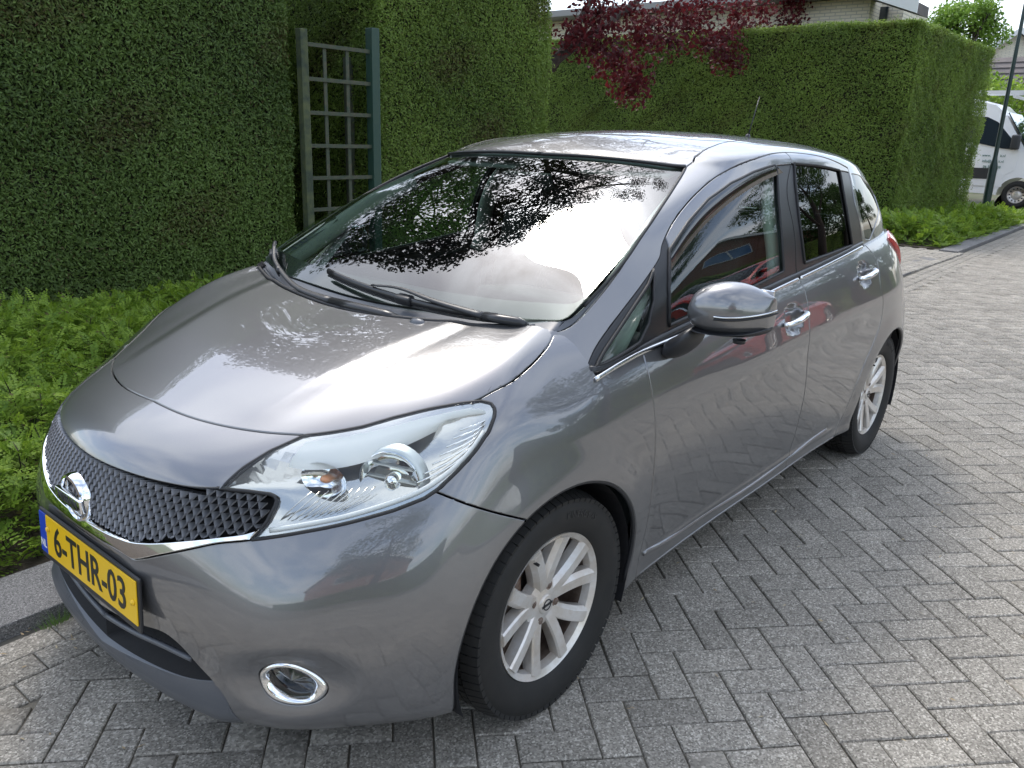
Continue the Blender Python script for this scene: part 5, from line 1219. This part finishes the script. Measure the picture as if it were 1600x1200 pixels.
_em=np.interp(-np.degrees(_az),[101,104,108,114,119,125,131,139,150,156],[31,40,44,46,49,49,47,48,50,49]);_el=np.radians(19+(_em-19)*_t)
_d=6.4/np.abs(np.sin(_az))+_rg.normal(0,.8,320)
sec+= [(-.4+d*cos(a)-base[0],.1+d*sin(a)-base[1],1.2+d*math.tan(e)-base[2]) for a,e,d in zip(_az,_el,_d) if .1+d*sin(a)<-4.2]
plum=tree('purple leaved tree with arching branches drooping over the long hedge',base,
 [(lm((0,0,0),(.05,.05,1.2),(.15,.2,2.2),(.3,.4,3.2),(.6,.3,5.0),(.6,.2,7.0)),(.17,.14,.12,.10,.06,.02)),
  (lm((.10,.15,1.9),(.1,.7,2.15),(-.1,1.1,2.55),(-1.2,1.1,3.1),(-2.3,1.1,3.7),(-3.0,1.1,4.4)),(.10,.085,.07,.045,.015)),
  (lm((.15,.2,2.2),(.6,1.0,3.2),(1.1,1.6,4.6),(1.6,1.8,6.4)),(.09,.07,.05,.02)),
  (lm((.3,.4,3.0),(-.8,-.3,4.4),(-1.9,-.9,6.0),(-2.6,-.5,9.0)),(.10,.08,.05,.02)),(lm((.1,.1,2.6),(2.2,.3,4.4),(4.4,.4,5.6),(5.8,.3,6.4)),(.10,.07,.05,.02)),(lm((.5,.3,5.0),(1.4,.2,7.6),(1.9,.1,9.8)),(.08,.06,.02)),(lm((2.2,.3,4.4),(3.4,.3,6.6),(3.9,.3,8.2)),(.06,.04,.015)),
  (lm((.2,.3,2.6),(1.6,.2,4.0),(3.2,.2,5.2)),(.07,.05,.02)),
  (lm((-.2,.9,2.4),(-1.5,.9,3.9),(-2.8,1.0,5.4)),(.06,.04,.015))],
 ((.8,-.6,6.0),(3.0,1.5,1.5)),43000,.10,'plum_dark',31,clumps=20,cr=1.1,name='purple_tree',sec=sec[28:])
# leaves that hang into the picture have a clearer wine red than the dark crown
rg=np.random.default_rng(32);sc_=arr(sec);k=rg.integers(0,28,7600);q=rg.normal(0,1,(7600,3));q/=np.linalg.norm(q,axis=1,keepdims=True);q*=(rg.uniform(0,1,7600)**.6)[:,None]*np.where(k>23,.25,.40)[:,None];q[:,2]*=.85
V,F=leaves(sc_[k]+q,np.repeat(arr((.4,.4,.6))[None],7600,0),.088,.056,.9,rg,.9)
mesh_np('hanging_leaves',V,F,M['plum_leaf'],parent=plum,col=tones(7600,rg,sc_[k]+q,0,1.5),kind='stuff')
# ---- trees and hedge across the road (mirrored in the windows)
tree('leaning tree across the road, mirrored in the rear door window',(-23.8,8.2,0),[(lm((0,0,0),(.25,.1,1.5),(.0,.1,3.2),(-.6,.2,5.0),(-1.0,.2,7.5)),(.34,.28,.24,.16,.03)),(lm((0,.1,3.0),(1.2,.3,4.6),(2.4,.2,6.4)),(.12,.08,.02)),(lm((-.3,.1,4.0),(-1.8,-.4,5.4),(-3.2,-.6,6.6)),(.1,.06,.02))],((-.3,.2,7.2),(4.2,3.2,2.9)),14000,.13,'tree_leaf',33,clumps=60,cr=.8,group=None)
tree('broad tree across the road near the brick house',(-10.0,9.0,0),[(lm((0,0,0),(.1,.1,1.8),(0,.1,3.6),(.3,0,6.4)),(.2,.17,.13,.03)),(lm((0,.1,2.8),(1.1,.4,4.4),(2.0,.2,5.8)),(.1,.06,.02))],((0,.2,6.6),(3.4,2.8,2.6)),11000,.13,'tree_leaf',34,clumps=50,cr=.75)
tree('tree behind the photographer, mirrored in the bumper',(9.0,12.5,0),[(lm((0,0,0),(.1,.1,1.8),(0,.1,3.6),(.3,0,6.0)),(.2,.17,.13,.03)),(lm((0,.1,2.6),(1.1,.4,4.0),(2.0,.2,5.4)),(.1,.06,.02))],((0,0,5.2),(3.2,2.8,2.5)),8000,.14,'tree_leaf',35,clumps=40,cr=.8)
hedge('dark clipped hedge across the road, mirrored in the side windows',[((-44,9.2,.05),(40,0,0),(0,0,1.9),(0,-1,0)),((-44,9.2,1.95),(40,0,0),(0,1,0),(0,0,1))],420,.11,.05,'yew_lit',36,core=((-44,9.3,0),(-4,10.4,1.9)),brown=.2)
hedge('low clipped hedge behind the photographer',[((2,9.2,.05),(22,0,0),(0,0,1.3),(0,-1,0)),((2,9.2,1.35),(22,0,0),(0,1,0),(0,0,1))],420,.11,.05,'yew_lit',37,core=((2,9.3,0),(24,10.4,1.3)),brown=.2)
mb=MB();mb.box((-10,7.4,.03),(48,.26,.14));o=mb.build('far_kerb',M['kerb_stone'],bevel=.01);tag(o,kind='structure')
v=mesh_np('verge',[(-44,7.5,.05),(14,7.5,.05),(14,30,.05),(-44,30,.05)],[(0,1,2,3)],mat('verge_grass',(.07,.12,.03),rough=1,noise=(3,1),col2=(.10,.12,.05)));tag(v,kind='structure')
# ---- buildings
def brickmat(name,c1,c2,mo,sx=.22,sz=.065,axis=0):
    m=bpy.data.materials.new(name);m.use_nodes=True;nt=m.node_tree;N=nt.nodes.new;K=nt.links.new;b=nt.nodes['Principled BSDF'];g=N('ShaderNodeNewGeometry');s=N('ShaderNodeSeparateXYZ');K(g.outputs['Position'],s.inputs[0])
    ad=N('ShaderNodeMath');ad.operation='ADD';K(s.outputs[0],ad.inputs[0]);K(s.outputs[1],ad.inputs[1]);c=N('ShaderNodeCombineXYZ');K(ad.outputs[0],c.inputs[0]);K(s.outputs[2],c.inputs[1])
    t=N('ShaderNodeTexBrick');K(c.outputs[0],t.inputs['Vector']);t.inputs['Scale'].default_value=1;t.inputs['Brick Width'].default_value=sx;t.inputs['Row Height'].default_value=sz;t.inputs['Mortar Size'].default_value=.010;t.inputs['Mortar Smooth'].default_value=.2
    t.inputs['Color1'].default_value=(*c1,1);t.inputs['Color2'].default_value=(*c2,1);t.inputs['Mortar'].default_value=(*mo,1);K(t.outputs[0],b.inputs['Base Color']);b.inputs['Roughness'].default_value=.9
    bp=N('ShaderNodeBump');bp.inputs['Strength'].default_value=.5;bp.inputs['Distance'].default_value=.006;bp.invert=True;K(t.outputs['Fac'],bp.inputs['Height']);K(bp.outputs[0],b.inputs['Normal']);MATS[name]=m
brickmat('cream_brick',(.84,.77,.61),(.76,.69,.54),(.56,.52,.44));brickmat('red_brick',(.30,.10,.055),(.24,.075,.045),(.30,.27,.24))
mat('roof_tile',(.11,.10,.10),rough=.8,noise=(2,.8),col2=(.17,.14,.13));mat('white_paint',(.78,.78,.76),rough=.45);mat('soffit_grey',(.32,.31,.30),rough=.7);mat('window_dark',(.02,.03,.04),rough=.05,coat=1);mat('blue_glass',(.10,.20,.40),rough=.05,coat=1)
h=thing('house','cream brick house with grey soffit rising above the long hedge','house',(-17,-10,0))
mb=MB();mb.box((-1.2,.05,2.2),(2.4,11.3,4.4));mb.box((-1.6,5.9,2.2),(1.8,.5,4.4));mb.build('wall',M['cream_brick'],h)
mb=MB();mb.box((-1.0,-.9,4.49),(3.2,12.6,.16));mb.build('soffit',M['soffit_grey'],h,bevel=.02)
mb=MB();V=[(.62,6.75,3.98),(.62,-.5,6.6),(-.3,-.5,6.6),(-.3,6.75,3.98)];V2=[(x,y,z+.20) for x,y,z in V];mb.add(V+V2,[(3,2,1,0),(4,5,6,7),(0,1,5,4),(1,2,6,5),(2,3,7,6),(3,0,4,7)])
V=[(.62,-8,4.6),(.62,-.5,6.6),(-2.2,-.5,6.6),(-2.2,-8,4.6)];V2=[(x,y,z+.20) for x,y,z in V];mb.add(V+V2,[(0,1,2,3),(7,6,5,4),(4,5,1,0),(5,6,2,1),(6,7,3,2),(7,4,0,3)]);mb.build('roof',M['roof_tile'],h)
mb=MB();a_,b_=Vector((.66,6.8,3.96)),Vector((.66,-.5,6.62));mb.add([a_,b_,b_+Vector((0,0,.28)),a_+Vector((0,0,.28)),a_-Vector((.04,0,0)),b_-Vector((.04,0,0)),b_+Vector((-.04,0,.28)),a_+Vector((-.04,0,.28))],[(0,1,2,3),(4,7,6,5),(0,3,7,4),(3,2,6,7),(1,5,6,2),(0,4,5,1)]);mb.build('fascia',M['white_paint'],h)
mb=MB();mb.box((-.66,5.78,3.6),(.06,.16,1.4));w_=mb.build('window',M['window_dark'],h)
def gable_house(label,loc,w,l,hw,hr,rz,wall,verge=True,dorm=False,cat='house'):
    h=thing('house',label,cat,loc,rz)
    V=[(0,-w/2,0),(0,w/2,0),(0,w/2,hw),(0,0,hr),(0,-w/2,hw)];V2=[(-l,y,z) for _,y,z in V];mb=MB();mb.add(V+V2,[(0,1,2,3,4),(9,8,7,6,5),(0,5,6,1),(1,6,7,2),(4,9,5,0)]);mb.build('wall',M[wall],h)
    for s in(1,-1):
        sl=(hr-hw)/(w/2);e=.5;mb=MB();a=[(.35,s*(w/2+e),hw-e*sl+.08),(.35,0,hr+.08),(-l-.3,0,hr+.08),(-l-.3,s*(w/2+e),hw-e*sl+.08)];b=[(x,y,z+.16) for x,y,z in a];mb.add(a+b,[(0,1,2,3),(4,7,6,5),(0,4,5,1),(1,5,6,2),(2,6,7,3),(3,7,4,0)]);rf=mb.build('roof',M['roof_tile'],h)
        # tile courses as low ridges
        mb=MB();n=int(((w/2+e)/cos(math.atan(sl)))/.33)
        for k in range(1,n):
            t=k/n;y=s*(w/2+e)*(1-t);z=(hw-e*sl+.26)*(1-t)+(hr+.26)*t;mb.box((-l/2,y,z),(l+.6,.05,.03))
        mb.build('tile_courses',M['roof_tile'],rf,kind='stuff')
        if verge:
            mb=MB();a=[(.36,s*(w/2+e),hw-e*sl-.05),(.36,0,hr-.02),(.40,0,hr-.02),(.40,s*(w/2+e),hw-e*sl-.05)];b=[(x,y,z+.30) for x,y,z in a];mb.add(a+b,[(0,1,2,3),(4,7,6,5),(0,4,5,1),(1,5,6,2),(2,6,7,3),(3,7,4,0)]);mb.build('verge_board',M['white_paint'],h)
    return h
def win(h,c,d,frame='white_paint',glass='window_dark',axis='x'):
    mb=MB();
    if axis=='x':
        mb.box(c,(.06,d[0],d[1]));g=mb.build('window',M[glass],h)
        for q in(-.5,0,.5):
            mb=MB();mb.box((c[0]+.03,c[1]+q*d[0],c[2]),(.06,.07,d[1]+.07));mb.build('window_frame',M[frame],g)
        for q in(-.5,.5):
            mb=MB();mb.box((c[0]+.033,c[1],c[2]+q*d[1]),(.06,d[0]+.07,.07));mb.build('window_frame',M[frame],g)
h1=gable_house('distant house with brown tiled roof and white verge boards beyond the van',(-44,-11.3,0),9.5,12,3.4,7.3,.06,'cream_brick')
h2=gable_house('farther distant house with grey tiled roof at the right edge',(-52,-8.0,0),10,14,3.8,7.6,.35,'cream_brick')
h3=gable_house('long low tiled roof behind the yellow green bush',(-38,-2.6,0),5.0,9,2.6,4.9,pi/2-.1,'cream_brick',verge=False)
rh=gable_house('red brick house with blue window across the road, mirrored in the door window',(-31,17,0),12,9,3.4,7.4,-.55,'red_brick')
win(rh,(.04,-.2,5.0),(2.0,1.3),glass='blue_glass');win(rh,(.04,2.8,2.2),(2.0,1.4));win(rh,(.04,-3.8,2.2),(1.6,1.4))
rh2=gable_house('red brick house behind the photographer',(17,20,0),11,10,4.6,8.6,-2.2,'red_brick');win(rh2,(.04,0,5.0),(1.9,1.2));win(rh2,(.04,-2.8,2.0),(1.9,1.4))
# ---- bush and trees far right
tree('yellow green bush behind the white van',(-28.5,-4.6,0),[(lm((0,0,0),(.1,0,1),(0,0,2.4)),(.10,.07,.02))],((0,0,2.7),(1.4,2.9,1.3)),7000,.16,'lime_leaf',41,clumps=40,cr=.55,name='bush',tilt=.8)
tree('light green tree standing between the long hedge and the distant roofs',(-31,-5.95,0),[(lm((0,0,0),(.1,.1,2),(0,0,4.2),(.2,0,6.0)),(.14,.11,.08,.02)),(lm((0,0,3.4),(.3,.5,4.6),(.4,.9,5.8)),(.06,.04,.015))],((0,.1,5.3),(1.0,1.1,1.2)),9000,.12,'fresh_leaf',42,clumps=40,cr=.5)
tree('dark green bush beside the yellow green one',(-29.5,-1.9,0),[(lm((0,0,0),(.1,0,1),(0,0,2.0)),(.10,.07,.02))],((0,0,1.9),(1.2,1.5,1.2)),4000,.15,'tree_leaf',43,clumps=26,cr=.55,name='bush')
# ---- lamp post
mat('post_green',(.012,.032,.028),rough=.4,noise=(6,.4),col2=(.02,.045,.04))
lp=thing('lamp_post','tall dark green lamp post in front of the white van','lamp post',(-19.6,-2.0,0))
mb=MB();mb.lathe([(.0,0),(.085,0),(.085,1.15),(.078,1.2),(.052,1.32),(.047,1.36)],20);mb.build('post_base',M['post_green'],lp,auto=.6)
mb=MB();mb.lathe([(.046,1.33),(.040,3.5),(.032,6.2),(.0,6.22)],16);mb.build('pole',M['post_green'],lp,smooth=True)
mb=MB();mb.lathe([(0,6.62),(.22,6.55),(.26,6.45),(.12,6.2),(.04,6.15)],20);mb.build('lantern',M['post_green'],lp,auto=.6)
# ---- van
mat('van_white',(.86,.87,.88),rough=.3,coat=.6,spec=.5);mat('van_black',(.03,.032,.035),rough=.5);mat('van_text',(.06,.16,.12),rough=.5)
van=thing('delivery_van','white delivery van parked side on behind the lamp post, half hidden by the long hedge','van',(-23.0,-2.0,.10))
# local frame: nose towards +y, side facing +x at x=0
prof=[(1.02,.42),(1.06,.75),(1.00,1.08),(.84,1.22),(.30,1.36),(-.02,1.46),(-.62,2.34),(-.85,2.54),(-1.3,2.66),(-2.6,2.70),(-5.0,2.70),(-5.12,2.5),(-5.12,.40),(-4.6,.36),(-4.55,.36)]
arch=[(.46*cos(a),.34+.43*sin(a)) for a in np.linspace(pi*1.02,-.06,12)]
poly=prof[:-1]+[(-.62,.33)]+arch+[(.62,.34)]
def vsec(x,ins):return [(x,y*1.0-(ins*.25 if y>0 else -ins*.1),z-(ins*.35 if z>2.2 else 0)) for y,z in poly]
n=len(poly);S_=[vsec(0.0,.10),vsec(-.06,.0),vsec(-1.94,.0),vsec(-2.0,.10)]
# tumblehome of the upper body
def th(x,z):return x-(.10*sstep(1.3,2.6,z) if x>-1 else -.10*sstep(1.3,2.6,z))
V=[(float(th(x,z)),y,z) for s in S_ for x,y,z in s];F=[(i*n+k,i*n+(k+1)%n,(i+1)*n+(k+1)%n,(i+1)*n+k) for i in range(3) for k in range(n)]+[tuple(range(n)),tuple(3*n+k for k in range(n))[::-1]]
mb=MB();mb.add(V,F);body=mb.build('body',M['van_white'],van,auto=.5)
def vpatch(name,pts,material,off,par,th_=.012):
    mb=MB();a=[(float(th(0,z))+off,y,z) for y,z in pts];b=[(x-th_,y,z) for x,y,z in a];k=len(pts);mb.add(a+b,[tuple(range(k)),tuple(range(k,2*k))[::-1]]+[(i,k+i,k+(i+1)%k,(i+1)%k) for i in range(k)]);return mb.build(name,material,par)
door=vpatch('cab_door',[(-.36,.52),(-1.62,.52),(-1.66,1.4),(-1.52,2.36),(-1.40,2.42),(-.84,2.40),(-.36,1.70),(-.10,1.40),(-.14,.95),(-.36,.80)],M['van_white'],.012,van)
vpatch('door_window',[(-.20,1.44),(-.50,1.46),(-1.50,1.66),(-1.54,1.8),(-1.46,2.20),(-1.36,2.25),(-.98,2.22),(-.72,2.10),(-.26,1.62)],M['window_dark'],.020,door)
vpatch('side_moulding',[(-.55,.70),(-5.05,.66),(-5.05,.93),(-.52,.97)],M['van_black'],.024,van)
vpatch('door_handle',[(-1.10,1.36),(-1.30,1.36),(-1.30,1.41),(-1.10,1.41)],M['van_black'],.045,door,.03)
mb=MB();ws_=[(-.10,.03,1.47),(-.14,-.55,2.32),(-1.86,-.55,2.32),(-1.90,.03,1.47)];wq=[(x,y+.02,z+.02) for x,y,z in ws_];mb.add(ws_+wq,[(0,1,2,3),(7,6,5,4),(0,4,5,1),(1,5,6,2),(2,6,7,3),(3,7,4,0)]);mb.build('windscreen',M['window_dark'],van)
mb=MB();mb.box((.12,-.22,1.62),(.18,.20,.36));mb.build('door_mirror',M['van_black'],van,bevel=.05,seg=3,smooth=True)
mb=MB();mb.tube([(-.02,-.22,1.45),(.10,-.22,1.50)],.03,8);mb.build('mirror_arm',M['van_black'],van)
for (yy) in(0,-3.66):
    w=bpy.data.objects.new('wheel',None);COL.objects.link(w);w.parent=van;w.location=(-.12,yy,.34)
    RM=frame((0,0,0),(0,1,0),(1,0,0))
    mb=MB();mb.lathe([(.21,.09),(.26,.11),(.32,.10),(.34,.06),(.345,-.06),(.32,-.10),(.2,-.1)],36,RM);mb.build('tyre',M['tyre'],w,smooth=True)
    mb=MB();mb.lathe([(0,.05),(.05,.06),(.11,.04),(.13,.02),(.19,.045),(.205,.09),(.212,.085)],36,RM);rm_=mb.build('rim',M['alloy'],w,auto=.6)
    mb=MB()
    for k in range(12):
        a=2*pi*k/12;mb.box((.055,.155*cos(a),.155*sin(a)),(.012,.03,.03))
    mb.build('rim_holes',M['well'],rm_)
    mb=MB();mb.lathe([(.46,-.02),(.46,-.5),(0,-.5)],24,frame((.0,0,.02),(0,1,0),(1,0,0)));mb.build('wheel_well',M['well'],van)
for k,(t_,z_) in enumerate((('www.         k.nl',1.28),('info@       k.nl',1.14),('06 51 13 38',1.00))):
    tx=text_mesh(t_,.088,'door_lettering',M['van_text'],door,frame((.026,-.66,z_),(0,1,0),(1,0,0)),.002,.95,.001);tx['kind']='stuff'
mat('ladder_alu',(.72,.73,.74),rough=.4,metal=.3)
ld=thing('ladder','aluminium ladder lying on the roof of the white van','ladder',(-23.25,-3.4,2.86))
for dz in(0,.0):pass
for x_ in(0,-.38):
    mb=MB();mb.box((x_,.3,.06),(.03,4.6,.10));mb.build('rail',M['ladder_alu'],ld)
for k in range(15):
    mb=MB();mb.tube([(0,-1.8+k*.28,.06),(-.38,-1.8+k*.28,.06)],.014,8);mb.build('rung',M['ladder_alu'],ld)
for y_ in(-1.2,.9):
    mb=MB();mb.box((-.75,y_,-.03),(1.7,.05,.07));mb.build('roof_bar',M['ladder_alu'],ld)
# ---- red car across the road
mat('red_paint',(.46,.018,.014),rough=.3,metal=.1,coat=1)
rc=thing('parked_car','red hatchback parked across the road, mirrored in the side windows','car',(-10.4,6.25,0))
skip=('emblem','plate_holder','grille_mesh','tyre_lettering','cowl_vent','seat','wiper')
def cp(o,par):
    if o.name.split('.')[0] in skip:return
    c=o.copy();COL.objects.link(c);c.parent=par
    if c.type=='MESH' and o.data.materials and o.data.materials[0]==M['paint']:
        c.material_slots[0].link='OBJECT';c.material_slots[0].material=M['red_paint']
    for ch in list(o.children):cp(ch,c)
for ch in list(car.children):cp(ch,rc)

for i,(x,y,h_) in enumerate(((-33,8.8,7),(-21,21,8),(-46,11,8.5),(-60,9,9),(-44,20,9))):
    tree(['round dark tree behind the hedge across the road','tall tree beside the red brick house','tree far down the road behind the leaning tree','last tree down the road','big tree behind the red brick house'][i],(x,y,0),[(lm((0,0,0),(.1,.1,h_*.3),(0,.1,h_*.6),(.3,0,h_)),(.3,.24,.16,.04))],((0,0,h_*.62),(4.5,4.2,h_*.42)),6500,.30,'tree_leaf',60+i,clumps=40,cr=1.1)
# ---- litter on the paving
lt=thing('leaf_litter','scattered dry leaf bits and straw lying in the joints of the paving','litter');lt['kind']='stuff'
rg=np.random.default_rng(70);n=420;P=np.stack([rg.uniform(-7,2.2,n),rg.uniform(-.4,3.2,n),np.full(n,.004)],1);P[:40,:2]=np.stack([rg.uniform(.3,1.4,40),rg.uniform(-.62,-.3,40)],1)
V,F=leaves(P,np.repeat(arr((0,0,1))[None],n,0),.022,.006,.25,rg);V[:,2]=np.maximum(V[:,2],.0025)
mesh_np('dry_leaf',V,F,mat('dry_leaf',(.30,.20,.10),rough=.9,noise=(40,1),col2=(.42,.36,.24)),parent=lt,kind='stuff')
gt=thing('grass_tuft','small grass tuft growing between the left kerb and the paving','grass',(.72,-.54,0))
rg=np.random.default_rng(71);V=[];F=[]
for k in range(90):
    a=rg.uniform(0,2*pi);r=rg.uniform(0,.05);x,y=r*cos(a)*1.6,r*sin(a)*.4;d=arr((cos(a)*rg.uniform(.2,.9),sin(a)*rg.uniform(.2,.9),1));h_=rg.uniform(.015,.05);n0=len(V)
    V+=[(x-.001,y,0),(x+.001,y,0),(x+d[0]*h_,y+d[1]*h_,h_)];F.append((n0,n0+1,n0+2))
mesh_np('blades',V,F,M['verge_blade'] if 'verge_blade' in M else mat('verge_blade',(.14,.24,.05),rough=.7),parent=gt,kind='stuff')
